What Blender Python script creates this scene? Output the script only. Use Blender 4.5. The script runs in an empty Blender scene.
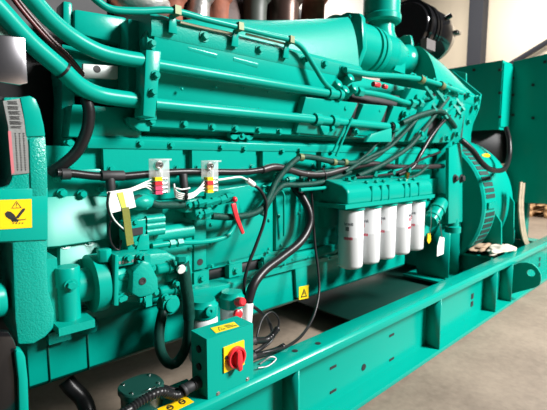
import bpy, bmesh, math, random
from mathutils import Vector, Matrix
random.seed(7)
COL = bpy.context.scene.collection
PI = math.pi
V = Vector
# ------------------------------------------------------------------ camera
FPX, CX, CY, HV, H = 411.0, 273.5, 205.0, 159.0, 1.35
pit = math.atan((CY - HV) / FPX)
yaw = math.atan((725 - CX) / (FPX / math.cos(pit)))
FW = V((math.cos(yaw) * math.cos(pit), math.sin(yaw) * math.cos(pit), -math.sin(pit)))
RT = V((math.sin(yaw), -math.cos(yaw), 0))
UP = RT.cross(FW)
EYE = V((0, 0, H))
def _ray(x, y): return FW + RT * ((x - CX) / FPX) + UP * ((CY - y) / FPX)
def _pl(x, y, ax, v):
    d = _ray(x, y); return EYE + d * ((v - EYE[ax]) / d[ax])
def at(x, y, Y): return _pl(x, y, 1, Y)       # measured photo point on the lengthwise plane at depth Y
def atX(x, y, X): return _pl(x, y, 0, X)      # ... on the crosswise plane at X
def atZ(x, y, Z): return _pl(x, y, 2, Z)      # ... on the level plane at Z
cam = bpy.data.cameras.new('camera'); co = bpy.data.objects.new('camera', cam); COL.objects.link(co)
cam.sensor_width = 36; cam.lens = FPX / 547 * 36; cam.clip_start = 0.02
co.matrix_world = Matrix((( RT.x, UP.x, -FW.x, 0), (RT.y, UP.y, -FW.y, 0), (RT.z, UP.z, -FW.z, H), (0, 0, 0, 1)))
cam.dof.use_dof = True; cam.dof.focus_distance = 1.65; cam.dof.aperture_fstop = 3.6
bpy.context.scene.camera = co

# ------------------------------------------------------------------ materials
def mat(name, col, rough=0.4, metal=0.0, bump=0.0, bscale=60, var=0.0, vscale=4, spec=0.5, coat=0, alpha=None, trans=0.0, detail=2):
    m = bpy.data.materials.new(name); m.use_nodes = True
    nt = m.node_tree; b = nt.nodes['Principled BSDF']
    b.inputs['Base Color'].default_value = (*col, 1); b.inputs['Roughness'].default_value = rough
    b.inputs['Metallic'].default_value = metal; b.inputs['Specular IOR Level'].default_value = spec
    b.inputs['Coat Weight'].default_value = coat; b.inputs['Coat Roughness'].default_value = 0.1
    b.inputs['Transmission Weight'].default_value = trans
    tc = nt.nodes.new('ShaderNodeTexCoord')
    if bump:
        n = nt.nodes.new('ShaderNodeTexNoise'); n.inputs['Scale'].default_value = bscale; n.inputs['Detail'].default_value = detail
        nt.links.new(tc.outputs['Object'], n.inputs['Vector'])
        bp = nt.nodes.new('ShaderNodeBump'); bp.inputs['Strength'].default_value = bump; bp.inputs['Distance'].default_value = 0.004
        nt.links.new(n.outputs['Fac'], bp.inputs['Height']); nt.links.new(bp.outputs['Normal'], b.inputs['Normal'])
    if var:
        n2 = nt.nodes.new('ShaderNodeTexNoise'); n2.inputs['Scale'].default_value = vscale; n2.inputs['Detail'].default_value = 5
        nt.links.new(tc.outputs['Object'], n2.inputs['Vector'])
        r = nt.nodes.new('ShaderNodeValToRGB')
        r.color_ramp.elements[0].position = .3; r.color_ramp.elements[1].position = .7
        r.color_ramp.elements[0].color = (*[max(0, c * (1 - var)) for c in col], 1)
        r.color_ramp.elements[1].color = (*[min(1, c * (1 + var)) for c in col], 1)
        nt.links.new(n2.outputs['Fac'], r.inputs['Fac']); nt.links.new(r.outputs['Color'], b.inputs['Base Color'])
    return m
GC = (0.001, 0.295, 0.23)
G = mat('green_paint', GC, .24, bump=.1, bscale=45, var=.06, vscale=3, spec=.18)
GS = mat('green_sheet_paint', GC, .24, bump=.04, bscale=25, spec=.15)
GRAIL = mat('green_rail_paint', GC, .2, bump=.05, bscale=20, spec=.15)
GG = mat('green_gloss_paint', GC, .3, bump=.04, bscale=30, spec=.14)
GCAST = mat('green_cast_paint', GC, .24, bump=.55, bscale=170, detail=5)
GPALE = mat('green_plate_gloss', GC, .5, spec=.8, bump=.03, bscale=12)
GMID = mat('green_cast_light', GC, .34, bump=.3, bscale=110, detail=3, spec=.25)
GH = mat('green_oversprayed_hose', (0.003, 0.05, 0.037), .5, bump=.7, bscale=220, var=.3, vscale=40, spec=.2)
RUB = mat('black_rubber', (0.009, 0.009, 0.010), .36, bump=.1, bscale=90, spec=.3)
BLK = mat('black_gloss', (0.006, 0.006, 0.007), .12, coat=.5)
MATT = mat('black_matt', (0.015, 0.015, 0.017), .6, bump=.1)
STEEL = mat('zinc_steel', (0.62, 0.63, 0.62), .25, 1.0, bump=.05)
SILV = mat('silver_sheet', (0.72, 0.7, 0.74), .22, 1.0, bump=.15, bscale=8)
DULL = mat('dull_steel', (0.35, 0.35, 0.35), .45, .8, bump=.5, bscale=60)
BRASS = mat('olive_clamp', (0.12, 0.15, 0.06), .5, .2)
WHT = mat('white_enamel', (0.62, 0.63, 0.64), .35)
PAPER = mat('white_paper', (0.8, 0.8, 0.78), .6)
WIRE = mat('white_wire', (0.75, 0.74, 0.7), .4)
RED = mat('red_plastic', (0.62, 0.02, 0.03), .35)
REDP = mat('red_print', (0.6, 0.03, 0.08), .5)
YEL = mat('yellow_vinyl', (0.9, 0.55, 0.005), .35)
LEMON = mat('lemon_vinyl', (0.85, 0.62, 0.01), .4)
INK = mat('black_print', (0.012, 0.012, 0.012), .5)
GREYP = mat('grey_print', (0.12, 0.13, 0.15), .5)
ORG = mat('orange_plastic', (0.85, 0.3, 0.02), .4)
MAG = mat('magenta_plastic', (0.6, 0.05, 0.12), .4)
OLIVE = mat('olive_webbing', (0.16, 0.17, 0.02), .7, bump=.4, bscale=150)
LIME = mat('lime_tape', (0.55, 0.65, 0.08), .5)
CLEAR = mat('clear_plastic', (0.85, 0.9, 0.9), .08)
CLEAR.node_tree.nodes['Principled BSDF'].inputs['Alpha'].default_value = .3
RUST = mat('rusty_iron', (0.25, 0.075, 0.04), .75, bump=.6, bscale=50, var=.4, vscale=9)
FOIL = mat('foil_blanket', (0.5, 0.48, 0.46), .35, .8, bump=1.0, bscale=40, detail=6)
BRAID = mat('steel_braid', (0.34, 0.33, 0.31), .4, .7, bump=1.0, bscale=160)
CREAM = mat('cream_cladding', (0.80, 0.70, 0.56), .8, var=.04, vscale=.5)
WHITEW = mat('white_wall', (0.8, 0.79, 0.76), .8)
NAVY = mat('dark_steelwork', (0.012, 0.014, 0.022), .6)
CLOTH = mat('dirty_cloth', (0.55, 0.5, 0.42), .8, bump=.6, bscale=30, var=.5, vscale=14)
STRAP = mat('beige_strap', (0.30, 0.25, 0.17), .75, bump=.5, bscale=120, var=.25, vscale=20)
WOOD = mat('pallet_wood', (0.42, 0.24, 0.11), .7, bump=.3, bscale=30, var=.3, vscale=6)
PLATE = mat('data_plate', (0.3, 0.31, 0.3), .35, .5, bump=.2, bscale=90)
PINK = mat('data_plate_red', (0.5, 0.14, 0.16), .4)
CONC = bpy.data.materials.new('concrete'); CONC.use_nodes = True
def concrete():
    nt = CONC.node_tree; b = nt.nodes['Principled BSDF']; b.inputs['Roughness'].default_value = .62
    tc = nt.nodes.new('ShaderNodeTexCoord')
    n = nt.nodes.new('ShaderNodeTexNoise'); n.inputs['Scale'].default_value = 1.7; n.inputs['Detail'].default_value = 9; n.inputs['Roughness'].default_value = .65
    n2 = nt.nodes.new('ShaderNodeTexNoise'); n2.inputs['Scale'].default_value = 26; n2.inputs['Detail'].default_value = 4
    for k in (n, n2): nt.links.new(tc.outputs['Object'], k.inputs['Vector'])
    mx = nt.nodes.new('ShaderNodeMix'); mx.inputs[0].default_value = .3
    nt.links.new(n.outputs['Fac'], mx.inputs[2]); nt.links.new(n2.outputs['Fac'], mx.inputs[3])
    r = nt.nodes.new('ShaderNodeValToRGB'); r.color_ramp.elements[0].position = .32; r.color_ramp.elements[1].position = .7
    r.color_ramp.elements[0].color = (.17, .13, .098, 1); r.color_ramp.elements[1].color = (.32, .255, .195, 1)
    nt.links.new(mx.outputs[0], r.inputs['Fac']); nt.links.new(r.outputs['Color'], b.inputs['Base Color'])
    bp = nt.nodes.new('ShaderNodeBump'); bp.inputs['Strength'].default_value = .15; nt.links.new(n2.outputs['Fac'], bp.inputs['Height']); nt.links.new(bp.outputs['Normal'], b.inputs['Normal'])
concrete()

# ------------------------------------------------------------------ mesh helpers
def basis(n):
    n = V(n).normalized(); a = V((0, 0, 1)) if abs(n.z) < .9 else V((1, 0, 0))
    u = a.cross(n).normalized(); return u, n.cross(u), n
def smooth_path(pts, step):
    pts = [V(p) for p in pts]
    if len(pts) == 2:
        n = max(1, int((pts[1] - pts[0]).length / step)); return [pts[0].lerp(pts[1], i / n) for i in range(n + 1)]
    out = []
    P = [pts[0] * 2 - pts[1]] + pts + [pts[-1] * 2 - pts[-2]]
    for i in range(1, len(P) - 2):
        p0, p1, p2, p3 = P[i - 1], P[i], P[i + 1], P[i + 2]
        n = max(2, int((p2 - p1).length / step))
        for k in range(n):
            t = k / n
            out.append(0.5 * ((2 * p1) + (p2 - p0) * t + (2 * p0 - 5 * p1 + 4 * p2 - p3) * t * t + (3 * p1 - p0 - 3 * p2 + p3) * t ** 3))
    out.append(pts[-1]); return out
class MB:
    def __init__(s): s.bm = bmesh.new()
    def box(s, x0, x1, y0, y1, z0, z1):
        v = [s.bm.verts.new(p) for p in ((x0,y0,z0),(x1,y0,z0),(x1,y1,z0),(x0,y1,z0),(x0,y0,z1),(x1,y0,z1),(x1,y1,z1),(x0,y1,z1))]
        for f in ((3,2,1,0),(4,5,6,7),(0,1,5,4),(1,2,6,5),(2,3,7,6),(3,0,4,7)): s.bm.faces.new([v[i] for i in f])
        return s
    def prism(s, poly, d):
        poly = [V(p) for p in poly]; d = V(d)
        a = [s.bm.verts.new(p) for p in poly]; b = [s.bm.verts.new(p + d) for p in poly]
        n = len(a); fs = [s.bm.faces.new(a[::-1]), s.bm.faces.new(b)]
        for i in range(n): fs.append(s.bm.faces.new((a[i], a[(i+1) % n], b[(i+1) % n], b[i])))
        bmesh.ops.recalc_face_normals(s.bm, faces=fs); return s
    def plate(s, pix, Y, t): return s.prism([at(x, y, Y) for x, y in pix], (0, t, 0))
    def rings(s, rings, closed_ends=True, cyc=True):
        R = [[s.bm.verts.new(p) for p in r] for r in rings]; fs = []
        for a, b in zip(R, R[1:]):
            n = len(a)
            for i in range(n if cyc else n - 1): fs.append(s.bm.faces.new((a[i], a[(i+1) % n], b[(i+1) % n], b[i])))
        if closed_ends: fs += [s.bm.faces.new(R[0][::-1]), s.bm.faces.new(R[-1])]
        bmesh.ops.recalc_face_normals(s.bm, faces=fs); return s
    def lathe(s, p, n, prof, seg=32):
        u, v, n = basis(n); p = V(p)
        return s.rings([[p + n * h + (u * math.cos(2*PI*i/seg) + v * math.sin(2*PI*i/seg)) * max(r, 1e-4) for i in range(seg)] for h, r in prof])
    def cyl(s, a, b, r, seg=24, r2=None):
        a, b = V(a), V(b); return s.lathe(a, b - a, [(0, r), ((b - a).length, r if r2 is None else r2)], seg)
    def tube(s, pts, r, seg=14, step=.02, ridge=0.0):
        c = smooth_path(pts, step); rings = []
        T = [(c[min(i+1, len(c)-1)] - c[max(i-1, 0)]).normalized() for i in range(len(c))]
        u = basis(T[0])[0]
        for i, p in enumerate(c):
            u = (u - T[i] * u.dot(T[i])).normalized(); w = T[i].cross(u)
            rr = r * (1 - (ridge if i % 2 else 0))
            rings.append([p + (u * math.cos(2*PI*k/seg) + w * math.sin(2*PI*k/seg)) * rr for k in range(seg)])
        return s.rings(rings)
    def bolt(s, p, n, r, h, washer=True):
        p = V(p); u, v, n = basis(n)
        if washer: s.lathe(p, n, [(0, r * 1.45), (h * .22, r * 1.45)], 16)
        s.rings([[p + n * z + (u * math.cos(PI*i/3+.3) + v * math.sin(PI*i/3+.3)) * q for i in range(6)] for z, q in ((h*.2, r), (h*.9, r), (h, r*.85))])
        return s
    def sphere(s, p, r, sx=1, sy=1, sz=1, sub=3):
        g = bmesh.ops.create_icosphere(s.bm, subdivisions=sub, radius=r)
        for v in g['verts']: v.co = V((v.co.x*sx, v.co.y*sy, v.co.z*sz)) + V(p)
        return s
    def build(s, name, m, parent=None, bev=0.0, seg=2, ang=35, sharp=38):
        bm = s.bm
        if bev:
            es = [e for e in bm.edges if len(e.link_faces) == 2 and e.calc_face_angle(0) > math.radians(ang)]
            try: bmesh.ops.bevel(bm, geom=es, offset=bev, segments=seg, profile=.5, affect='EDGES', clamp_overlap=True)
            except Exception: pass
        for f in bm.faces: f.smooth = True
        for e in bm.edges:
            if len(e.link_faces) != 2 or e.calc_face_angle(0) > math.radians(sharp): e.smooth = False
        xs = [v.co for v in bm.verts]
        c = V(((min(p.x for p in xs) + max(p.x for p in xs)) / 2, (min(p.y for p in xs) + max(p.y for p in xs)) / 2, min(p.z for p in xs)))
        for v in bm.verts: v.co -= c
        me = bpy.data.meshes.new(name); bm.to_mesh(me); bm.free(); me.materials.append(m)
        o = bpy.data.objects.new(name, me); COL.objects.link(o)
        if parent is not None:
            o.parent = parent; o.location = c - wloc(parent)
        else: o.location = c
        return o
def wloc(o):
    p = V((0, 0, 0))
    while o is not None: p += o.location; o = o.parent
    return p
def tag(o, label, cat, group=None, kind=None):
    o['label'] = label; o['category'] = cat
    if group: o['group'] = group
    if kind: o['kind'] = kind
    return o
def thing(name, loc, label, cat, group=None):
    o = bpy.data.objects.new(name, None); COL.objects.link(o); o.location = loc; o.empty_display_size = .05
    return tag(o, label, cat, group)
def struct(o): o['kind'] = 'structure'; return o
BM_ = {}
def bolt(parent, p, n=(0, -1, 0), r=.011, h=.014, m=None, name='bolt', washer=True):
    m = m or G; key = (round(r, 4), round(h, 4), tuple(round(k, 3) for k in n), m.name, washer)
    if key not in BM_:
        o = MB().bolt((0, 0, 0), n, r, h, washer).build(name, m, parent, sharp=25)
        off = o.location + wloc(parent); BM_[key] = (o.data, off); o.location = V(p) + off - wloc(parent); return o
    me, off = BM_[key]; o = bpy.data.objects.new(name, me); COL.objects.link(o); o.parent = parent
    o.location = V(p) + off - wloc(parent); return o
def bolts(parent, pix, Y, n=(0, -1, 0), **k):
    for x, y in pix: bolt(parent, at(x, y, Y), n, **k)

# ------------------------------------------------------------------ setting
struct(MB().box(-6, 16, -7, 12, -.1, 0).build('floor', CONC))
struct(MB().box(-6, 16, 9.0, 9.2, 0, 7).build('wall_back', WHITEW))
struct(MB().box(15.0, 15.2, -7, 9, 0, 8).build('wall_right', CREAM))
c = atX(478, 40, 14.9)
cb = MB(); cb.box(14.55, 14.98, atX(482, 30, 14.55).y, atX(468, 30, 14.55).y, 0, 8)
struct(cb.build('trim_1', NAVY, bev=.02))
c2 = atX(545, 45, 14.9)
dg = MB(); dg.tube([atX(506, 67, 14.8), atX(590, 16, 14.8)], .09, 8); struct(dg.build('trim_2', NAVY))

# ------------------------------------------------------------------ skid
YR0, YR1, ZR = 1.215, 1.34, .454
skid = thing('skid_frame', (2.4, 1.3, 0), 'long green steel channel base frame carrying the generator, on the concrete floor', 'base frame')
YW = at(360, 383.5, 1.3).y
YW = 1.322
ch = MB()
poly = [(YR0, .405), (YR0 + .004, .44), (YR0 + .018, ZR), (YR1, ZR), (YR1, .44), (YW + .014, .44), (YW + .014, .05), (YR1, .05), (YR1, .02), (YR0, .02), (YR0, .048), (YW, .05), (YW, .418), (YR0 + .012, .418)]
ch.prism([(-.6, y, z) for y, z in poly], (7.2, 0, 0)); ch.build('side_rail', GRAIL, skid, bev=.002)
fr = MB(); fr.prism([(-.6, 4.4 - y, z) for y, z in poly], (7.2, 0, 0)); fr.build('side_rail', GRAIL, skid)
for px in (298.5, 439.5, 493.5, 508.5):
    x = at(px, 330, YR0 + .01).x
    MB().box(x - .006, x + .006, YR0 + .006, YW, .049, .418).build('stiffener', GS, skid)
# lifting lug
XLUG = at(505, 285, YW).x
lo = [atX(x, y, XLUG) for x, y in ((500, 292), (500, 278), (505, 271), (512, 266), (519, 263), (526, 262.5), (532, 264), (537, 268), (540.5, 274), (541, 280), (539.5, 285), (534, 288), (526, 290), (518, 292), (508, 295))]
hc_ = atX(531, 273, XLUG); hr = .034
hi_ = [hc_ + (V((0, p.y - hc_.y, p.z - hc_.z)).normalized() * hr) for p in lo]
T_ = V((.025, 0, 0))
lm = MB(); lm.rings([lo, hi_, [p + T_ for p in hi_], [p + T_ for p in lo], lo], closed_ends=False)
bmesh.ops.remove_doubles(lm.bm, verts=lm.bm.verts, dist=1e-5); lm.build('lifting_lug', GS, skid)
for q in ((333, 367), (333, 391), (391.5, 335), (391.5, 359)):
    p = at(*q, YW); MB().box(p.x - .026, p.x + .026, YW - .003, YW + .004, p.z - .007, p.z + .007).build('slot', MATT, skid, bev=.003)
for q in ((472, 300), (500.5, 284), (539.5, 262)):
    p = at(*q, YW)
    for dz in (-.033, .033): MB().box(p.x - .022, p.x + .022, YW - .003, YW + .004, p.z + dz - .022, p.z + dz + .022).build('slot', MATT, skid, bev=.006)
p = at(363.5, 367, YW); MB().cyl(p + V((0, .002, 0)), p + V((0, -.004, 0)), .019, 18).build('plug', MATT, skid)
for q in ((295, 351), (318, 343.5)):
    p = atZ(*q, ZR); MB().cyl(p, p + V((0, 0, .002)), .014, 16).build('hole', MATT, skid)
# cross members seen through the gap beside the engine
for x0, x1 in ((4.15, 4.75), (5.4, 5.6), (-.3, -.1)):
    MB().box(x0, x1, YR1 - .01, 4.4 - YR1 + .01, .2, .40).build('cross_member', GS, skid, bev=.004)
MB().box(2.45, 5.4, YR1 + .06, 3.0, .13, .142).build('deck_plate', mat('deck_shade_green', (0.002, .035, .026), .4, bump=.1), skid)  # deck green darkened to carry the shade under the engine
# stickers on the rail top
def sticker(parent, c4, name, lift, m=YEL):
    return MB().prism(c4, lift).build(name, m, parent)
st = MB().prism([atZ(x, y, ZR + .0005) for x, y in ((157, 409), (186, 396.5), (194, 402), (165, 416))], (0, 0, .001)).build('warning_sticker', YEL, skid)
def flat(pixs, Z): return MB().prism([atZ(x, y, Z) for x, y in pixs], (0, 0, .0006))
b = MB()
for cx_, cy_ in ((170, 407.5), (182, 401.8)):
    r = []
    for k in range(16):
        a = 2 * PI * k / 16; r.append(atZ(cx_ + 3.8 * math.cos(a), cy_ + 2.6 * math.sin(a), ZR + .0016))
    ri = [(p * .55 + sum(r, V()) / 16 * .45) for p in r]
    b.rings([r, ri], closed_ends=False)
b.build('pictogram', INK, st)
b = MB(); b.prism([atZ(x, y, ZR + .0016) for x, y in ((168, 407.2), (172, 405.6), (172.5, 406.6), (168.5, 408.4))], (0, 0, .0005)); b.prism([atZ(x, y, ZR + .0016) for x, y in ((180, 402), (184, 400.4), (184.5, 401.4), (180.5, 403))], (0, 0, .0005)); b.build('pictogram', INK, st)

# ------------------------------------------------------------------ isolator box
A, Bp = at(209.6, 399, 1.234), at(254.6, 378.4, 1.234)
X0, X1 = .797, 1.018; ZB = ZR + .001; ZT = .690; YF, YBk = 1.234, 1.343
iso = thing('isolator_box', (.907, 1.29, ZR), 'green isolator switch box with red rotary knob, standing on the base rail', 'switch box')
MB().box(X0, X1, YF, YBk, ZB, ZT).build('enclosure', GS, iso, bev=.004)
p0 = at(234, 356, YF)
yp = MB(); yp.box(p0.x - .052, p0.x + .047, YF - .006, YF, p0.z - .049, p0.z + .052); yp.build('switch_plate', YEL, iso, bev=.003)
kn = MB(); kc = V((p0.x + .003, YF - .006, p0.z - .002))
kn.lathe(kc, (0, -1, 0), [(0, .043), (.012, .043), (.016, .040), (.016, .034), (.006, .033), (.006, .0)], 36)
knob = kn.build('rotary_knob', RED, iso, sharp=30)
gr = MB(); gr.prism([kc + V((x, -.005, z)) for x, z in ((-.012, .030), (.008, .034), (.014, .0), (.012, -.046), (-.004, -.05), (-.014, -.012))], (0, -.026, 0)); gr.build('knob_handle', RED, knob, bev=.004)
MB().cyl(p0 + V((-.041, -.006, .012)), p0 + V((-.041, -.010, .012)), .006, 12).build('lock_hole', INK, iso)
for q in ((218, 393.5), (247.5, 379)): bolt(iso, at(*q, YF), r=.006, h=.005, m=STEEL, name='screw')
for q in (.635, .565): MB().cyl((X0 + .001, 1.287, q), (X0 - .006, 1.287, q), .014, 18).build('blanking_plug', RUB, iso)
tl = MB(); tl.prism([(x, y, ZT + .0005) for x, y in ((X0 + .055, YF + .022), (X0 + .16, YF + .012), (X0 + .172, YF + .062), (X0 + .067, YF + .075))], (0, 0, .001)); ws = tl.build('warning_sticker', LEMON, iso)
b = MB(); zz = ZT + .0017
tri = [V((X0 + .075, YF + .03, zz)), V((X0 + .107, YF + .027, zz)), V((X0 + .094, YF + .062, zz))]; ci = sum(tri, V()) / 3
b.rings([tri, [p * .68 + ci * .32 for p in tri]], closed_ends=False)
b.prism([ci + V((x, y, 0)) for x, y in ((-.003, -.006), (.002, -.002), (.0, .0), (.004, .005), (-.001, .001), (.001, -.001))], (0, 0, .0004))
for k in range(3): b.prism([V((X0 + .115 + dx, YF + .028 + .011 * k + dy, zz)) for dx, dy in ((0, 0), (.045 - .01 * k, -.004), (.045 - .01 * k, .001), (0, .005))], (0, 0, .0004))
b.build('pictogram', INK, ws)
MB().box(X0 - .12, X0 + .02, 1.345, 1.42, .437, ZR - .001).build('mounting_tab', GS, iso, bev=.004)
bolt(iso, (X0 - .06, 1.385, ZR - .001), (0, 0, 1), r=.010, h=.01)

# junction box and conduits on the rail (left)
jb = thing('junction_box', at(138, 392, 1.38), 'round-cornered dark green junction box with four screws, left of the isolator box', 'junction box')
JB = mat('dark_green_plastic', (0.008, .05, .04), .3)
jc = atZ(141, 384, .535)
def oval(cx, cy, z, a, b2, n=28, pw=2.6):
    return [V((cx + a * math.copysign(abs(math.cos(t)) ** (2 / pw), math.cos(t)), cy + b2 * math.copysign(abs(math.sin(t)) ** (2 / pw), math.sin(t)), z)) for t in [2 * PI * i / n for i in range(n)]]
m = MB(); m.rings([oval(jc.x, jc.y, z, a, b2) for z, a, b2 in ((.40, .07, .062), (.505, .07, .062), (.512, .078, .07), (.53, .078, .07), (.535, .074, .066))]); m.build('box_body', JB, jb)
for dx, dy in ((-.05, -.035), (.05, -.035), (-.05, .04), (.05, .04)): MB().lathe((jc.x + dx, jc.y + dy, .5345), (0, 0, 1), [(0, .007), (.003, .007), (.004, .004)], 12).build('screw', STEEL, jb)
MB().box(jc.x - .02, jc.x + .03, jc.y - .056, jc.y - .05, .535, .5365).build('label_strip', STEEL, jb)
MB().box(jc.x - .09, jc.x + .09, jc.y - .07, YR1 + .06, .385, .40).build('support_plate', GS, jb)
cd = thing('flexible_conduit', at(170, 395, 1.3), 'black ribbed conduit entering the left side of the isolator box', 'conduit')
pts = [(X0 - .055, 1.29, .497), (X0 - .1, 1.288, .488), at(160, 392, 1.27), at(140, 402, 1.26), at(125, 412, 1.25), at(90, 428, 1.24)]
MB().tube(pts, .017, 14, .006, .14).build('conduit_hose', RUB, cd)
m = MB(); m.cyl((X0 - .001, 1.29, .503), (X0 - .028, 1.29, .501), .024, 20); m.cyl((X0 - .028, 1.29, .501), (X0 - .062, 1.29, .496), .0215, 12); m.cyl((X0 - .062, 1.29, .496), (X0 - .075, 1.289, .493), .0235, 20); m.build('gland', MATT, cd, bev=.002)
tag(MB().tube([at(190, 385, 1.34), at(175, 390, 1.32), at(160, 386, 1.36), jc + V((.06, 0, -.06))], .009).build('power_cable', RUB), 'thin black cable between the junction box and the isolator box conduit', 'cable')

# ------------------------------------------------------------------ engine block
YE = 1.72
eng = thing('engine_block', (2.0, 2.2, .45), 'large teal engine block with oil pan and bolted access covers, above the base frame', 'engine')
XL = .36; XR = 3.45
MB().box(XL, XR, YE, 2.68, .70, 1.40).build('crankcase', G, eng, bev=.006)
pan = MB(); pan.prism([(.315, YE + .005, .70), (.315, YE + .005, .485), (.315, YE + .03, .46), (.315, 2.6, .46), (.315, 2.6, .70)], (XR - .35 - XL, 0, 0))
panm = pan.build('oil_pan', GS, eng, bev=.003)
for px in (47, 87): 
    a = at(px, 330, YE + .004); MB().box(a.x - .002, a.x + .002, YE - .001, YE + .01, .475, .69).build('pan_seam', mat('seam_dark', (0.002, .12, .09), .5), panm)
# joint flange between block and pan
MB().box(.315, XR - .1, YE - .02, YE + .02, .69, .715).build('pan_flange', G, eng, bev=.004)
MB().box(XL + .03, 1.1, YE - .05, YE + .02, .715, .75).build('pump_rail', G, eng, bev=.004)
# open gallery (shade painted as black strip) under the covers with mounting lugs
MB().box(.93, 1.62, YE - .006, YE + .004, .735, .80).build('gallery_shade_strip', MATT, eng)
MB().box(.88, 1.95, YE - .02, YE + .02, .80, .825).build('gallery_ledge', G, eng, bev=.004)
MB().box(.95, 1.95, YE - .022, YE + .02, .715, .74).build('gallery_ledge', G, eng, bev=.004)
for px in (173, 200, 234, 268):
    a = at(px, 284 - (px - 173) * .22, YE - .03)
    MB().box(a.x - .042, a.x + .042, YE - .045, YE + .005, .74, .808).build('mounting_lug', G, eng, bev=.006)
    bolt(eng, (a.x, YE - .045, .772), r=.014, h=.016)
# access covers
def cover(pix, Y, t, bpix, name='access_cover', m=G, r=.0085):
    o = MB().plate(pix, Y, t).build(name, m, eng, bev=.005)
    for x, y in bpix: bolt(eng, at(x, y, Y), r=r, h=.009)
    return o
cover([(206, 192), (273, 181), (273, 252), (206, 270)], 1.700, .03, [(211, 224), (211, 243.5), (229, 262), (269, 249), (251, 255), (269, 220), (269, 195)])
cover([(276, 183), (304, 178), (304, 243), (276, 251)], 1.695, .03, [(279, 216), (281, 245), (299, 239), (299, 213)])
cover([(307, 178), (338, 172), (338, 234), (307, 241)], 1.705, .03, [(310, 236), (334, 230)])
cover([(194, 214), (206.5, 213), (206.5, 268), (194, 271)], 1.675, .05, [(212, 266)], 'strut_plate', GMID)
p = at(200, 262, 1.675); MB().cyl(p + V((0, .002, 0)), p + V((0, -.002, 0)), .016, 20).build('bore', MATT, eng)
cover([(150, 205), (193, 203), (193, 285), (150, 290)], 1.685, .04, [(162, 231), (189, 227), (190, 248.5), (189, 272)], 'access_cover', G, .011)
# lower ledge running to the filters
MB().plate([(262, 262), (336, 244), (336, 251), (262, 271)], 1.68, .05).build('block_ledge', G, eng, bev=.006)
bolts(eng, [(268, 252), (292, 259), (284, 264), (308, 257), (312, 252), (330, 258)], 1.685, r=.008, h=.01)
MB().plate([(295, 263), (307, 260), (307, 297), (297, 298)], 1.703, .03).build('dipstick_plate', G, eng, bev=.004)
ys = MB().plate([(299, 287), (308.5, 285), (308.5, 298), (299, 300)], 1.7015, .0012).build('warning_sticker', LEMON, eng)
b = MB(); b.rings([[at(x, y, 1.7012) for x, y in ((300.5, 298), (307, 296.5), (304, 288))], [at(x, y, 1.7012) for x, y in ((302.2, 296.4), (305.8, 295.6), (304, 291))]], closed_ends=False); b.plate([(303.6, 292.5), (304.4, 292.3), (304.3, 294.6), (303.7, 294.7)], 1.7008, .0006); b.build('pictogram', INK, ys)
# pale glossy gear-case side cover (tilted to reflect the key light into the camera)
n = V((.16, -1, .38)).normalized()
def tilt(x, y, Yc, ref):
    d = _ray(x, y); pc = at(*ref, Yc); return EYE + d * ((pc - EYE).dot(n) / d.dot(n))
pc = [tilt(x, y, 1.66, (78, 220)) for x, y in ((47, 197), (107, 194), (107, 239), (60, 246), (47, 247))]
MB().prism(pc, -n * .04).build('gear_case_cover', GPALE, eng, bev=.003)
pc2 = [tilt(x, y, 1.645, (85, 250)) for x, y in ((60, 239), (108, 232.5), (112, 262), (60, 275))]
MB().prism(pc2, -n * .03).build('gear_case_cover', GPALE, eng, bev=.003)
for q in ((65, 243.5), (88.5, 241)): bolt(eng, tilt(*q, 1.645, (85, 250)), tuple(n), r=.016, h=.012)
MB().plate([(46, 170), (120, 168), (118, 196), (46, 199)], 1.70, .03).build('block_step', G, eng, bev=.01)
bolts(eng, [(62, 193), (82, 194), (100, 189), (57, 178)], 1.69, r=.013, h=.02)
# black weld bracket low left
MB().box(XL + .02, XL + .1, YE - .04, YE + .02, .645, .69).build('drain_boss', GMID, eng, bev=.012)
MB().cyl((XL + .17, YE - .02, .65), (XL + .17, YE - .02, .70), .035, 20).build('drain_boss', GMID, eng, bev=.005)
# side of the block above the covers: lower part of the heads
for x0, x1 in ((.62, .98), (1.03, 1.42), (1.47, 1.9), (1.95, 2.35), (2.4, 2.8), (2.85, 3.3)):
    MB().box(x0, x1, 1.69, 1.76, 1.285, 1.392).build('valve_side_cover', G, eng, bev=.006)
    bolt(eng, (x0 + .03, 1.69, 1.31), r=.012, h=.012)
    bolt(eng, (x1 - .03, 1.69, 1.31), r=.012, h=.012)
MB().box(.5, 3.4, 1.71, 1.74, 1.17, 1.215).build('block_ledge', G, eng, bev=.008)

# ------------------------------------------------------------------ cylinder bank + ledge
bank = thing('cylinder_bank', (2.0, 1.9, 1.39), 'green cylinder head bank with bolted ledge, running under the upper intake housing', 'cylinder bank')
lp = [(1.685, 1.392), (1.685, 1.432), (1.695, 1.438), (1.75, 1.47), (2.3, 1.47), (2.3, 1.392)]
MB().prism([(.56, y, z) for y, z in lp], (2.95, 0, 0)).build('head_ledge', G, bank, bev=.003)
MB().prism([(.82, y, z) for y, z in ((1.74, 1.46), (1.70, 1.56), (1.70, 1.9), (2.3, 1.9), (2.3, 1.46))], (2.69, 0, 0)).build('head_block', G, bank, bev=.01)
bolts(bank, [(140, 143.5), (171, 145), (221, 147), (244, 148.5), (282, 151), (299, 150), (331, 152)], 1.685, r=.012, h=.015)
p = at(240, 136, 1.69)
m = MB(); m.box(p.x - .075, p.x + .075, 1.672, 1.70, p.z + .005, p.z + .022)
for d in (-.05, 0, .05): m.cyl((p.x + d, 1.672, p.z + .005), (p.x + d, 1.70, p.z + .005), .025, 20)
m.build('clamp_tab', G, bank); bolt(bank, (p.x, 1.672, p.z + .003), r=.010, h=.01)

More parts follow.
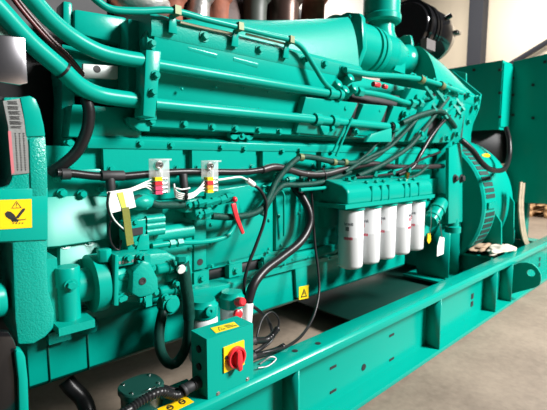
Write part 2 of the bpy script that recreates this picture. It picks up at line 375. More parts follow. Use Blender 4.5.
# ------------------------------------------------------------------ intake housings
def loft(secs):
    # one section per (X, shoulder Y, crown Z): bolted flange in front, then the rounded hood
    rings = []
    for X, ys, zs in secs:
        zs = max(zs, 1.95); h = zs - 1.94
        r = [(1.605, 1.845), (1.598, 1.86), (1.598, 1.915), (1.612, 1.932), (1.625, 1.94)]
        d = ys - 1.625
        for k in range(1, 8):
            t = k / 7 * PI / 2
            r.append((1.625 + d * (.35 * k / 7 + .65 * (1 - math.cos(t))), 1.94 + h * (.35 * k / 7 + .65 * math.sin(t))))
        r += [(ys + .12, zs + .015), (2.05, zs - .03), (2.25, 1.9), (2.25, 1.845)]
        rings.append([V((X, y, z)) for y, z in r])
    return MB().rings(rings)
im = thing('intake_housing', (1.5, 1.7, 1.48), 'long green ribbed intake housing with a row of bolts, left of the bellows pipe', 'intake housing')
loft([(at(x, y, yy).x if k else .80, yy, at(x, y, yy).z) for k, (x, y, yy) in enumerate(((152, 27, 1.66), (175, 21.5, 1.68), (207, 17, 1.70), (240, 19.5, 1.71), (270, 20.5, 1.72), (300, 19.5, 1.72), (330, 18.5, 1.72), (348, 17, 1.72)))]).build('hood', GMID, im, sharp=30)
fc = MB()
fp = [(1.605, 1.85), (1.622, 1.76), (1.635, 1.70), (1.655, 1.58), (1.652, 1.545), (1.652, 1.487), (1.66, 1.482), (1.74, 1.482), (1.9, 1.85)]
fc.rings([[V((x, y, z)) for y, z in fp] for x in (.815, 2.0)]); fc.build('side_panel', G, im, bev=.003)
for q in ((171, 29), (204, 36.5), (234, 43.5), (259, 49.5), (283.8, 55), (303.5, 60), (324, 64), (342, 69)): bolt(im, at(*q, 1.598), r=.017, h=.022)
for q in ((151, 121), (184, 124), (212, 127), (235, 128.5), (258, 130), (279, 131.5), (297, 132.5)): bolt(im, at(*q, 1.652), r=.014, h=.018)
for q in ((182, 89), (216, 87), (204, 58.5), (236, 64.5), (263, 70), (244, 88), (268, 92), (292, 94)): 
    p = at(*q, 1.62); MB().sphere(p, .007, sy=.7, sub=2).build('rivet', G, im)
for q in ((203, 51.5), (246, 61.5)):
    p = at(*q, 1.61); m = MB(); m.tube([p + V((-.075, .024, .004)), p + V((.075, .024, -.004))], .026, 14); m.build('raised_rib', G, im)
MB().plate([(128, 117), (150, 119), (150, 131.5), (140, 131), (130, 124)], 1.652, .05).build('corner_foot', G, im, bev=.004)
MB().plate([(143, 38), (152, 24), (160, 30), (157, 120), (140, 120), (146, 70)], 1.63, .04).build('end_plate', G, im, bev=.004)

def leaning(pix, Yc, t):
    # a plate lying along the outward-leaning side of the bank
    nn = V((0, -1, -.22)).normalized(); ref = V((sum(p[0] for p in pix) / len(pix), sum(p[1] for p in pix) / len(pix)))
    pc = at(ref.x, ref.y, Yc)
    return MB().prism([EYE + _ray(x, y) * ((pc - EYE).dot(nn) / _ray(x, y).dot(nn)) for x, y in pix], -nn * t)
im2 = thing('intake_housing', (3.5, 1.7, 1.48), 'green sloping intake housing on the far right of the bellows pipe', 'intake housing')
loft([(3.29, 1.80, at(411, 43, 1.80).z), (3.4, 1.79, at(416, 48, 1.79).z), (3.6, 1.76, 2.19), (3.9, 1.69, 2.03), (4.06, 1.66, 1.955)]).build('hood', GS, im2, sharp=30)
fc = MB(); fc.rings([[V((x, y, z)) for y, z in fp] for x in (2.75, 4.07)]); fc.build('side_panel', G, im2, bev=.003)
ep = MB(); ep.prism([(4.07, y, z) for y, z in ((1.585, 1.95), (1.60, 1.82), (1.68, 1.60), (1.69, 1.47), (2.1, 1.47), (2.1, 2.2), (1.86, 2.2))], (.03, 0, 0)); ep.build('end_plate', G, im2, bev=.004)
bp = MB(); bp.prism([atX(x, y, 4.1) for x, y in ((432, 65), (466, 73), (466, 92), (450, 92))], (.025, 0, 0)); bpl = bp.build('rear_bracket', G, im2, bev=.003)
p = atX(450.5, 74, 4.1); MB().cyl(p, p - V((.004, 0, 0)), .022, 16).build('bolt_hole', MATT, bpl)
for q in ((467, 95), (477, 98.5), (475, 107), (467, 122), (455, 92), (446, 90)): bolt(im2, at(*q, 1.585), r=.022, h=.03)
for q in ((412, 77), (423, 79.5), (434, 82), (449, 87)): bolt(im2, at(*q, 1.598), r=.022, h=.03)
for pp, bl in (([(412, 88), (427, 91), (409, 124), (396, 116)], [(415, 97), (404, 114)]), ([(424, 108), (436, 96), (426, 140), (408, 141)], [(420, 134), (430, 112)]), ([(446, 97), (458, 100), (448, 122), (438, 118)], [(450, 103)]), ([(452, 110), (466, 104), (460, 142), (432, 143), (440, 128)], [(456, 134), (446, 138), (459, 116)])):
    leaning(pp, 1.58, .06).build('slanted_panel', G, im2, bev=.006); bolts(im2, bl, 1.575, r=.02, h=.026)
MB().plate([(418, 90), (466, 98), (462, 138), (400, 130)], 1.625, .02).build('gap_shade_panel', MATT, im2)  # black sheet painting the shade in the gaps between slanted panels
for x, y in ((428, 92), (439, 95), (431, 104), (455, 108), (459, 104), (442, 112)):
    p = at(x, y, 1.57); MB().lathe(p, (.3, -.5, -.8), [(-.05, .02), (0, .02), (0, .028), (.03, .028), (.03, .016), (.07, .016)], 6).build('hex_fitting', G, im2)
fs = thing('injector_bank', (2.4, 1.65, 1.48), 'green cluster of injector covers and fittings below the bellows pipe', 'injector bank')
MB().rings([[V((x, y, z)) for y, z in ((1.64, 1.80), (1.67, 1.6), (1.68, 1.482), (1.76, 1.482), (1.8, 1.80))] for x in (2.03, 2.74)]).build('bank_panel', G, fs, bev=.004)
MB().box(2.03, 2.74, 1.625, 1.632, 1.50, 1.80).build('gap_shade_panel', MATT, fs)  # matt black stands in for shade between the injector covers
for pp, bl in (([(306, 97), (358, 103), (343, 137), (296, 133)], [(331, 128), (344, 108)]), ([(364, 104), (388, 106), (374, 139), (350, 137)], [(356, 132), (378, 110)]), ([(394, 106), (418, 109), (404, 142), (380, 140)], [(386, 134), (408, 113)])):
    leaning(pp, 1.605, .05).build('slanted_panel', G, fs, bev=.006); bolts(fs, bl, 1.605, r=.016, h=.02)
for a_, b_ in (((352, 118), (336, 156)), ((345, 126), (333, 152))): MB().tube([at(*a_, 1.575), at(*b_, 1.60)], .008, 8).build('link_rod', G, fs)
MB().plate([(372, 134), (392, 128), (392, 142), (366, 142)], 1.575, .03).build('clamp_foot', GMID, fs, bev=.006)
for (x, y) in ((336, 86), (348, 80), (343, 92), (352, 90)):
    p = at(x, y, 1.58); m = MB(); m.lathe(p + V((0, .09, -.05)), V((0, -.7, .4)), [(0, .03), (.05, .03), (.055, .024), (.10, .024), (.105, .028), (.13, .028), (.135, .02)], 18); m.build('injector_fitting', G, fs)
m = MB(); p = at(373, 84, 1.57); m.cyl(p, p + V((.07, .0, .0)), .017, 14); m.build('red_cap', RED, fs, bev=.003)
p2 = at(383, 86, 1.57); MB().cyl(p2, p2 + V((.04, 0, -.004)), .015, 14).build('red_cap', RED, fs, bev=.003)

# bellows + tee
tee = thing('air_inlet_tee', (2.85, 2.0, 1.95), 'green air inlet tee pipe with ringed bellows and bolted flange, at the engine top', 'inlet pipe')
YT, ZTc = 1.93, 2.15
a = at(372, 52, YT); ZTc = a.z
fl = MB()
outl = [(q.y, q.z) for q in [atX(x, y, 2.275) for x, y in ((347, 12), (359, 13), (361.5, 17), (363, 48), (355, 70), (345, 85), (338, 87), (333, 82))]] + [(2.2, 1.86), (2.2, 2.28)]
fl.prism([(2.275, y, z) for y, z in outl], (.045, 0, 0)); fl.build('bellows_flange', G, tee, bev=.006)
for y, z in [(q.y, q.z) for q in [atX(x, y, 2.27) for x, y in ((346, 54), (350, 18), (340, 80))]]: bolt(tee, (2.275, y, z), (-1, 0, 0), r=.018, h=.022)
R = .165
b = MB(); b.lathe((2.32, YT, ZTc), (1, 0, 0), [(0, R), (.30, R + .008), (.36, R + .008), (.365, R - .014), (.38, R - .014), (.385, R + .012), (.42, R + .012), (.425, R - .012), (.44, R - .012), (.445, R + .01), (.50, R + .008), (.52, R - .005)], 40); b.build('bellows', GG, tee)
b = MB(); b.lathe((2.80, YT, ZTc), (1, 0, 0), [(0, R - .01), (.10, R), (.22, R - .005), (.32, R - .03), (.42, R - .05), (.46, R - .02)], 40); b.sphere((2.95, YT, ZTc), R + .002); b.build('tee_body', G, tee, sharp=50)
vp = at(381, 30, YT)
b = MB(); b.lathe((vp.x, YT, ZTc + .05), (0, 0, 1), [(0, .14), (.06, .125), (.12, .105), (.2, .10), (.215, .105)], 36); b.build('riser', G, tee)
b = MB(); b.lathe((vp.x, YT, ZTc + .235), (0, 0, 1), [(0, .14), (.012, .153), (.05, .153), (.06, .143), (.5, .143)], 40); b.build('hose_cuff', GG, tee)
fl = MB(); fl.prism([(3.26, y, z) for y, z in [(q.y, q.z) for q in [atX(x, y, 3.26) for x, y in ((404, 35), (410, 35), (412, 42), (411.5, 64), (406, 76), (400, 74))]] + [(2.15, 2.05), (2.15, 2.33)]], (.035, 0, 0)); fl.build('rear_flange', G, tee, bev=.006)
fl = MB(); fl.prism([at(394, 70, 1.80), at(405, 74, 1.80), at(406, 55, 1.80), at(403, 50, 1.80)], (0, .015, 0)); fl.build('gusset', G, tee)

# ------------------------------------------------------------------ air cleaner
YA = 2.36; x0_, x1 = at(404, 52, YA).x, at(452, 40, YA - .2).x - .14
zl = at(436, 65, YA).z; R = .27; zc = zl + R
acl = thing('air_cleaner', (4.3, YA, zl), 'glossy black air cleaner drum behind the bellows pipe', 'air cleaner')
MB().lathe((x0_, YA, zc), (1, 0, 0), [(0, R * .5), (.0, R * .9), (.04, R), (x1 - x0_, R), (x1 - x0_ + .10, R * .94), (x1 - x0_ + .14, R * .8), (x1 - x0_ + .14, .05)], 48).build('drum', BLK, acl)
for t in (.05, .3, .42): MB().lathe((x0_ + (x1 - x0_) * t, YA, zc), (1, 0, 0), [(0, R - .01), (0, R + .014), (.04, R + .014), (.04, R - .01)], 48).build('band', BLK, acl)
q = at(430, 45, YA - R * .97)
MB().box(q.x - .09, q.x + .09, YA - R - .004, YA - R + .06, q.z - .05, q.z + .05).build('label', mat('grey_label', (.12, .11, .11), .4), acl, bev=.01)
MB().cyl((x0_ + .4, YA - R + .03, zc + .12), (x0_ + .4, YA - R - .03, zc + .14), .025, 12).build('clip', BLK, acl)
MB().box(x1 + .05, x1 + .16, YA - R - .02, YA - R + .06, zc + .0, zc + .03).build('clip', BLK, acl)
MB().box(x0_ + .2, x0_ + .4, 2.27, 2.5, 1.85, zc - R * .93).build('support_bracket', MATT, acl)

# ------------------------------------------------------------------ exhaust
ex = thing('exhaust_manifold', (2.2, 2.5, 1.9), 'rusty brown exhaust elbows with foil wrap behind the intake housing', 'exhaust')
for px, m_, r in ((130, FOIL, .09), (172, RUST, .07), (198, FOIL, .08), (218, RUST, .075), (255, mat('dark_cast_iron', (.05, .06, .05), .5), .09), (283, mat('brown_scorched_steel', (.10, .06, .05), .3, .6), .13), (313, RUST, .10)):
    p = at(px, 6, 2.5)
    m = MB(); m.tube([(p.x, 2.5, 1.85), (p.x, 2.5, p.z - .02), (p.x + .05, 2.48, p.z + .12), (p.x + .1, 2.6, p.z + .35)], r, 20); m.build('exhaust_elbow', m_, ex)
MB().tube([(.5, 2.55, 2.02), (3.6, 2.55, 2.02)], .12, 20).build('exhaust_log', RUST, ex)
MB().tube([(.3, 2.95, 2.35), (3.05, 2.95, 2.35)], .42, 32).build('gap_cover_tube', mat('gap_cover_dark', (.05, .025, .02), .6, .3, bump=.5, var=.4), ex)  # dark tube added to cover the white background gaps behind the elbows
MB().sphere(at(140, 2, 2.4), .12, 1.6, 1, .8).build('foil_wrap', FOIL, ex)
MB().box(.75, 3.4, 2.26, 3.0, 1.4, 1.85).build('valley_cover', G, ex)

# ------------------------------------------------------------------ coolant pipes
def pipe(pts1, r1, pts2, r2, label):
    o = thing('coolant_pipe', pts1[-1], label, 'pipe')
    MB().tube(pts1, r1, 20, .015).build('bent_section', GG, o); MB().tube(pts2, r2, 18, .03).build('straight_section', GG, o); return o
xa = .805
pA = [at(10, -24, 1.50), at(30, -3, 1.52), at(51, 20, 1.54), at(75, 39, 1.56), at(100, 52, 1.57), at(125, 58, 1.575), at(150, 61.5, 1.58)]
oA = pipe(pA, .029, [(xa, 1.58, 1.728), (1.88, 1.58, 1.728)], .023, 'upper of two shiny green pipes bending down from the top left corner')
pB = [at(-15, -5, 1.50), at(0, 10, 1.51), at(30, 42, 1.53), at(60, 68, 1.55), at(80, 86, 1.57), at(100, 95, 1.59), at(125, 99, 1.60), at(150, 102, 1.605)]
oB = pipe(pB, .031, [(xa, 1.605, 1.575), (2.55, 1.605, 1.575)], .025, 'lower of two shiny green pipes, with a black strap, bending down from top left')
m = MB(); p, q = at(58, 71, 1.55), at(66, 63, 1.55); a = at(63, 70.5, 1.552); d = (at(80, 86, 1.57) - at(30, 42, 1.53)).normalized()
m.lathe(a - d * .006, d, [(0, .03), (0, .0335), (.009, .0335), (.009, .03)], 24); m.build('cable_tie', RUB, oB)
cl = [(317, 'bracket_collar', 1.605), (334, 'bracket_collar', 1.605), (394, 'bracket_collar', 1.605)]
for px, nm, yy in cl:
    x = at(px, 115, yy).x; MB().lathe((x - .03, yy, 1.575), (1, 0, 0), [(0, .025), (0, .037), (.05, .037), (.05, .025)], 24).build(nm, G, oB)
x = at(326, 127, 1.605).x; MB().prism([(x - .06, 1.6, 1.545), (x + .06, 1.6, 1.545), (x + .01, 1.6, 1.49), (x - .02, 1.6, 1.49)], (0, .05, 0)).build('bracket_foot', G, oB, bev=.005)
x = at(313, 118, 1.605).x; MB().lathe((x, 1.605, 1.575), (1, 0, 0), [(0, .025), (0, .0275), (.012, .0275), (.012, .025)], 24).build('o_ring', RUB, oB)
x = at(390, 124, 1.605).x; MB().lathe((x, 1.605, 1.575), (1, 0, 0), [(0, .025), (0, .029), (.014, .029), (.014, .025)], 24).build('o_ring', RUB, oB)
x = 1.87; MB().lathe((x, 1.58, 1.728), (1, 0, 0), [(0, .022), (0, .032), (.05, .032), (.05, .026), (.09, .026), (.09, .034), (.12, .034), (.12, .01)], 20).build('end_fitting', G, oA)
pcl = thing('pipe_clamp', at(153, 80, 1.55), 'green bolted clamp plate holding both pipes at the end of the intake housing', 'clamp')
MB().plate([(146, 49), (162, 51), (155.5, 118), (143, 116)], 1.545, .085).build('clamp_plate', G, pcl, bev=.006)
MB().plate([(147, 36), (154, 42), (156, 51), (147, 49)], 1.555, .06).build('clamp_ear', G, pcl, bev=.004)
bolts(pcl, [(155.5, 75), (152.5, 92)], 1.545, r=.013, h=.02); bolts(pcl, [(151, 44)], 1.55, r=.013, h=.025)

# fuel lines along the top
def line(pts, r, label, m=G, name='fuel_line', cat='tube', step=.015, seg=12):
    return tag(MB().tube(pts, r, seg, step).build(name, m), label, cat)
fl1 = thing('fuel_line', at(172, 12, 1.57), 'thin green tube clipped along the top of the long intake housing', 'tube')
MB().tube([at(88, -8, 1.56), at(100, 3, 1.56), at(113, 9.5, 1.56), at(140, 11, 1.56), at(172, 10.5, 1.56), at(205, 19, 1.56), at(240, 27.5, 1.56), at(270, 35, 1.56), at(290, 40, 1.56), at(302, 48, 1.56), at(314, 66, 1.56), at(324, 82, 1.56), at(333, 90, 1.57)], .0135, 14, .015).build('tube', GG, fl1)
MB().tube([at(180, 22, 1.585), at(205, 28, 1.585), at(234, 34, 1.585)], .006, 8).build('thin_tube', mat('pale_line', (.45, .42, .3), .4), fl1)
MB().tube([at(246, 34, 1.585), at(270, 40, 1.585), at(286, 44, 1.585)], .006, 8).build('thin_tube', bpy.data.materials['pale_line'], fl1)
for q, q2 in (((176, 11), (173, 28)), ((239, 27), (235, 42)), ((290, 40), (286, 54))):
    a, b2 = at(*q, 1.56), at(*q2, 1.575)
    MB().box(a.x - .014, a.x + .014, 1.54, 1.58, a.z - .017, a.z + .017).build('pipe_clip', BRASS, fl1, bev=.006)
    MB().prism([a + V((-.022, .01, -.014)), a + V((.006, .01, -.014)), b2 + V((.02, 0, -.02)), b2 + V((-.02, 0, -.02))], (0, .01, 0)).build('clip_bracket', G, fl1, bev=.002)
fl2 = thing('fuel_line', at(430, 80, 1.56), 'thin green tube with two olive clips crossing to the right end of the engine', 'tube')
MB().tube([at(345, 70, 1.57), at(370, 74.5, 1.56), at(400, 76.5, 1.56), at(420, 79, 1.56), at(441, 85, 1.56), at(462, 93, 1.57)], .019, 14).build('tube', GG, fl2)
for q in ((421, 79.5), (441.5, 85.5)):
    a = at(*q, 1.56); MB().lathe(a - V((.025, 0, -.004)), (1, 0, -.2), [(0, .02), (0, .029), (.05, .029), (.05, .02)], 20).build('pipe_clip', BRASS, fl2)
fl3 = thing('fuel_line', at(390, 95, 1.57), 'short green tube with hex fittings under the red caps', 'tube')
MB().tube([at(354, 91, 1.57), at(375, 94, 1.56), at(392, 98, 1.56), at(408, 103, 1.57), at(420, 103, 1.57)], .018, 14).build('tube', GG, fl3)
for q in ((357, 91.5), (410, 103), (418, 103)):
    a = at(*q, 1.565); MB().lathe(a, (1, 0, 0), [(0, .02), (0, .03), (.05, .03), (.05, .02)], 6).build('hex_fitting', G, fl3)

# ------------------------------------------------------------------ far left recess (engine front end)
fe = thing('engine_front_end', (.5, 1.9, 1.2), 'shadowed green end of the engine with stepped panels behind the bent pipes', 'engine end')
MB().box(.0, .78, 2.0, 2.2, 1.0, 2.5).build('recess_shade_panel', MATT, fe)  # black colour puts in the deep shade of the front recess
MB().plate([(74, 8), (128, 17), (127, 46), (74, 33)], 1.80, .12).build('cooler_cover', G, fe, bev=.015)
MB().plate([(63, 0), (73, 2), (73, 34), (63, 30)], 1.82, .1).build('cooler_post', G, fe, bev=.01)
MB().plate([(55, 50), (150, 62), (150, 96), (60, 96)], 1.84, .1).build('step_panel', G, fe, bev=.01)
MB().plate([(62, 44), (125, 58), (125, 62), (62, 48)], 1.80, .08).build('step_edge', G, fe, bev=.004)
MB().plate([(128, 18), (148, 22), (146, 118), (128, 112)], 1.72, .12).build('end_rib', G, fe, bev=.01)
MB().plate([(72, 104), (132, 108), (142, 132), (142, 139), (68, 137)], 1.705, .1).build('lower_step', G, fe, bev=.008)
MB().plate([(66, 66), (75, 72), (76, 120), (68, 165), (60, 165), (62, 75)], 1.80, .12).build('end_plate', G, fe, bev=.01)
bolts(fe, [(75, 115), (69, 143), (70, 165)], 1.735, r=.014, h=.018)
sb = thing('steel_bracket', at(98, 70, 1.72), 'bare zinc bracket with one round hole, between the two bent pipes', 'bracket')
MB().plate([(83, 63.5), (118, 66), (118, 79), (83, 78)], 1.70, .02).build('bracket_plate', mat('zinc_plate', (.55, .6, .58), .4, .2), sb, bev=.003)
p = at(97, 69, 1.70); MB().cyl(p, p - V((0, .002, 0)), .014, 18).build('hole', MATT, sb)
MB().plate([(81, 71), (84.5, 71), (84.5, 77.5), (81, 77)], 1.695, .02).build('nut', PAPER, sb)
for k, (dx, lab) in enumerate(((0, 'dark red cable beside the lower bent pipe, upper of a pair'), (4, 'dark brown cable beside the lower bent pipe, lower of a pair'))):
    line([at(8 + dx, -8, 1.62), at(25 + dx, 14, 1.62), at(48 + dx, 40, 1.63), at(66 + dx, 58, 1.64), at(83, 76 - dx * .5, 1.66)], .008, lab, mat('dark_red_cable' if k == 0 else 'dark_brown_cable', (.10, .015, .015) if k == 0 else (.04, .012, .01), .4), 'cable', 'cable')
tag(MB().prism([at(x, y, 1.47) for x, y in ((-6, 34), (25, 37.5), (28, 83), (20, 85), (-6, 81))], (0, .012, 0)).build('heat_shield', SILV, bev=.003), 'bare silver metal sheet at the left edge under the bent pipes', 'metal sheet')
tag(MB().plate([(-8, 22), (15, 28), (17, 37), (-8, 36)], 1.52, .05).build('lagging_strip', mat('grey_green_lagging', (.1, .2, .16), .8, bump=1, bscale=120)), 'grey green fibrous strip above the silver metal sheet', 'insulation')

# ------------------------------------------------------------------ gear housing (left)
YG = 1.45
gh = thing('gear_housing', at(30, 330, 1.5), 'rough cast green gear housing at the left edge with a yellow hand-injury sticker', 'housing')
outer = [(3, 97), (20, 97), (30, 95.5), (36, 99), (40, 109), (44, 125), (46.5, 145), (47.5, 165), (48, 200), (47.5, 262), (49, 290), (55, 312), (54, 328), (46, 337), (34, 344), (18, 345), (15, 320), (12.5, 260), (12, 243), (-30, 244), (-30, 190), (4, 188), (9, 184), (11.5, 178), (11, 150), (8, 125)]
MB().plate(outer, YG, .25).build('casting', GCAST, gh, bev=.008)
MB().plate([(20, 97.6), (30, 95.5), (36, 99), (40, 109), (44, 125), (45.6, 136), (26, 137), (23.5, 115)], YG - .006, .02).build('smooth_rim', G, gh, bev=.004)
MB().plate([(29, 138), (45.6, 137), (47.5, 165), (48, 197), (31, 198), (30, 170)], YG - .006, .02).build('rough_rim', GCAST, gh, bev=.005)
MB().plate([(-40, 74), (-10, 92), (3, 97), (8, 125), (11, 150), (11, 184), (-40, 188)], 1.66, .05).build('recess_shade_plate', MATT, gh)  # black plate painting the shade inside the housing opening
dp = MB().plate([(3, 101), (19.5, 98.5), (23.5, 117), (28, 145), (29, 173), (11.5, 175), (11, 150), (8, 125)], YG - .004, .006).build('data_plate', PLATE, gh)
MB().plate([(8, 131), (11, 131), (14.5, 173), (11.6, 174)], YG - .0055, .003).build('red_band', PINK, dp)
b = MB()
for k in range(22):
    y = 101 + k * 1.25; 
    if k % 4 != 3: b.plate([(7 + k * .15 + random.random() * 2, y), (16 + k * .2 + random.random() * 4, y + .3), (17 + k * .2, y + .9), (7.5 + k * .15, y + .7)], YG - .0055, .003)
for k in range(3):
    for j in range(16):
        y = 133 + j * 2.4; x = 15 + j * .15 + k * 4; b.plate([(x, y), (x + .8 + random.random(), y), (x + 1, y + 1.3), (x, y + 1.3)], YG - .0055, .003)
b.build('print', INK, dp)
gs_ = MB().plate([(0.4, 200), (31.6, 199), (32, 227.5), (0.8, 229.5)], YG - .0065, .001)
gs_ = MB(); gs_.plate([(-6, 200.2), (31.6, 199), (32, 227.5), (-6, 229.8)], YG - .007, .001); stk = gs_.build('warning_sticker', YEL, gh)
MB().plate([(-30, 190), (48, 188), (48, 240), (-30, 243)], YG - .0058, .01).build('smooth_band', G, gh, bev=.003)
b = MB(); yk = YG - .0076
T = [(11.3, 208.6), (21.8, 208), (16.4, 200.8)]; ci = (16.5, 205.9)
b.rings([[at(x, y, yk) for x, y in T], [at(x * .78 + ci[0] * .22, y * .78 + ci[1] * .22, yk) for x, y in T]], closed_ends=False)
b.plate([(16.1, 203.2), (16.9, 203.2), (16.7, 206), (16.3, 206)], yk, .0005); b.plate([(16.1, 206.6), (16.9, 206.6), (16.9, 207.4), (16.1, 207.4)], yk, .0005)
b.plate([(4.6, 213.5), (7.2, 211.2), (10.5, 211.5), (14.6, 214.8), (15.8, 217), (14, 219.4), (9.2, 219.2), (6, 216.8)], yk, .0005)
for fx in range(3): b.plate([(9.5 + fx * 2.2, 218.2), (11.2 + fx * 2.2, 217), (14.2 + fx * 2.2, 220.6), (13.4 + fx * 2.2, 222.2), (12.6 + fx * 2.2, 222.2)], yk - .0001, .0006)
b.plate([(15.5, 217.6), (22.5, 208.6), (24.8, 208.2), (25.2, 209.8), (18.4, 218.4)], yk - .0002, .0006)
b.plate([(14.5, 219.5), (25, 219.2), (26, 218), (25.5, 219.9), (15, 221)], yk, .0005)
for x in (12.5, 15.5, 18.5, 21.5): b.plate([(x, 223), (x + 1.6, 222.3), (x + 2, 223.2), (x + .4, 224)], yk, .0005)
b.build('pictogram', INK, stk)
p = at(-2, 300, 1.5); MB().lathe(p + V((-.1, 0.02, 0)), (1, 0, 0), [(0, .06), (.11, .06), (.12, .055)], 28).build('drive_barrel', GG, gh)
MB().plate([(-30, 235), (17, 235), (17, 350), (-30, 350)], 1.68, .1).build('recess_shade_plate', MATT, gh)  # shade behind the lower casting, put in as a black plate
# radiator guard and black panel bottom left
tag(MB().plate([(-20, 331), (9, 332), (14, 340), (18, 352), (19, 440), (-20, 440)], 1.42, .03).build('guard_panel', BLK, bev=.004), 'glossy black guard panel at the bottom left corner', 'panel')
rg = MB()
rg.plate([(15, 353), (17, 350.5), (23, 352), (25.5, 357), (28, 380), (30, 440), (20, 440), (18.5, 380)], 1.40, .05)
tag(rg.build('frame_strut', GS, bev=.006), 'rounded bright green strut beside the black guard panel', 'strut')
tag(MB().tube([at(66, 380, 1.9), at(72, 388, 1.88), at(82, 398, 1.85), at(88, 412, 1.8), at(92, 440, 1.75)], .035, 16).build('drain_hose', RUB), 'thick black hose on the floor under the oil pan', 'hose')

# ------------------------------------------------------------------ pumps
vc = thing('oil_sender', at(69, 327, 1.5), 'upright green cylinder with one hex plug standing on a square foot', 'fitting')
p = at(70, 318, 1.5); X = p.x; zb = p.z; zt = at(69, 266, 1.5).z
MB().lathe((X, 1.5, zb), (0, 0, 1), [(0, .036), (zt - zb - .07, .036), (zt - zb - .068, .040), (zt - zb - .004, .040), (zt - zb, .037)], 30).build('barrel', G, vc)
bolt(vc, at(71, 285, 1.462) , r=.015, h=.014)
MB().box(X - .055, X + .06, 1.43, 1.6, zb - .028, zb).build('foot', GMID, vc, bev=.006)
MB().tube([(X, 1.53, zt - .09), (X + .05, 1.58, zt - .09)], .035, 16).build('outlet', G, vc)
MB().box(X - .1, X - .03, 1.5, 1.7, zb - .02, zb + .22).build('side_casting', GMID, vc, bev=.012)
pu = thing('hydraulic_pump', at(98, 310, 1.55), 'round flanged green pump beside the upright cylinder', 'pump')
pf = at(97, 282, 1.56)
m = MB(); m.lathe((pf.x - .12, 1.56, pf.z), (1, 0, 0), [(0, .062), (.09, .062), (.092, .108), (.135, .108), (.139, .102), (.139, .085), (.20, .085), (.21, .078), (.27, .078)], 44); m.build('pump_body', GG, pu)
MB().cyl((pf.x + .01, 1.5, pf.z + .09), (pf.x + .01, 1.5, pf.z + .135), .026, 6).build('filler_plug', G, pu, bev=.003)
MB().box(pf.x + .135, pf.x + .16, 1.44, 1.66, pf.z - .10, pf.z + .10).build('pump_flange', G, pu, bev=.01)
for dy, dz in ((-.1, .07), (-.1, -.07)): bolt(pu, (pf.x + .135, 1.56 + dy, pf.z + dz), (-1, 0, 0), r=.014, h=.02)
bolt(pu, (pf.x + .06, 1.47, pf.z - .05), r=.012, h=.02)
fp_ = thing('fuel_pump', at(150, 300, 1.5), 'bulky cast green fuel pump with a pointed cover plate, left of the block covers', 'pump')
MB().plate([(118, 262), (132, 255), (168, 252), (186, 262), (190, 284), (170, 296), (140, 303), (118, 303)], 1.50, .2).build('pump_casting', GMID, fp_, bev=.016)
cvp = MB().plate([(133, 272), (143, 261), (150, 262), (158, 278), (159, 290), (152, 295), (140, 298), (132, 294)], 1.435, .08).build('pointed_cover', GMID, fp_, bev=.008)
p = at(142.5, 281, 1.435); MB().lathe(p, (0, -1, 0), [(-.002, .014), (.003, .014), (.003, .008), (.001, .006)], 16).build('bore', MATT, cvp)
MB().plate([(113, 258), (147, 253), (148, 262), (114, 268)], 1.47, .14).build('top_block', GMID, fp_, bev=.006)
b = MB()
for k in range(7): b.plate([(119 + k * 3.2, 261.5 - k * .45), (121 + k * 3.2, 261.2 - k * .45), (121 + k * 3.2, 263.8 - k * .45), (119 + k * 3.2, 264.2 - k * .45)], 1.4685, .002)
b.build('name_plate', DULL, fp_)
for (x, y), r, l in (((124, 277), .017, .05), ((124, 292), .016, .05), ((164, 268), .022, .07), ((175, 276), .02, .07), ((168, 290), .022, .08), ((182, 268), .018, .06)):
    p = at(x, y, 1.49); MB().lathe(p, (1, 0, 0), [(-l/2, r * .9), (-l/2 + .01, r), (l/2 - .02, r), (l/2 - .02, r * 1.25), (l/2, r * 1.25)], 20).build('boss', G, fp_, bev=.002)
bolts(fp_, [(128, 258), (140, 256.5), (136, 274), (155, 292), (152, 268), (176, 283), (120, 299), (165, 297)], 1.465, r=.011, h=.016)
MB().plate([(115, 255), (119, 255), (119, 306), (114, 306)], 1.45, .2).build('mating_flange', G, fp_, bev=.004)
gv = thing('governor_unit', at(150, 240, 1.58), 'blocky green actuator above the fuel pump, beside the olive strap', 'actuator')
MB().plate([(130, 208), (164, 200), (164, 246), (133, 252)], 1.61, .1).build('actuator_body', GMID, gv, bev=.014)
MB().plate([(126, 222), (149, 218), (150, 250), (128, 254)], 1.57, .08).build('lower_block', G, gv, bev=.006)
MB().plate([(131, 229), (143, 227), (143, 234), (131, 236)], 1.563, .02).build('connector_slot', MATT, gv)
MB().plate([(140, 236), (149, 234), (149, 250), (136, 251)], 1.56, .05).build('face_plate', G, gv, bev=.003)
for k in range(3): p = at(157, 219 + k * 6, 1.58); MB().tube([p + V((-.05, 0, 0)), p + V((.03, 0, 0))], .018, 12).build('cooling_rib', GMID, gv)
p = at(140, 202, 1.6); MB().sphere(p, .05, 1.2, 1, .7).build('actuator_dome', GMID, gv)
p = at(165, 234, 1.64); MB().tube([p + V((-.07, 0, 0)), p + V((.14, .02, 0))], .036, 18).build('horizontal_barrel', GMID, gv)
bolts(gv, [(135, 222), (146, 206), (139, 203), (135, 243)], 1.575, r=.01, h=.013)

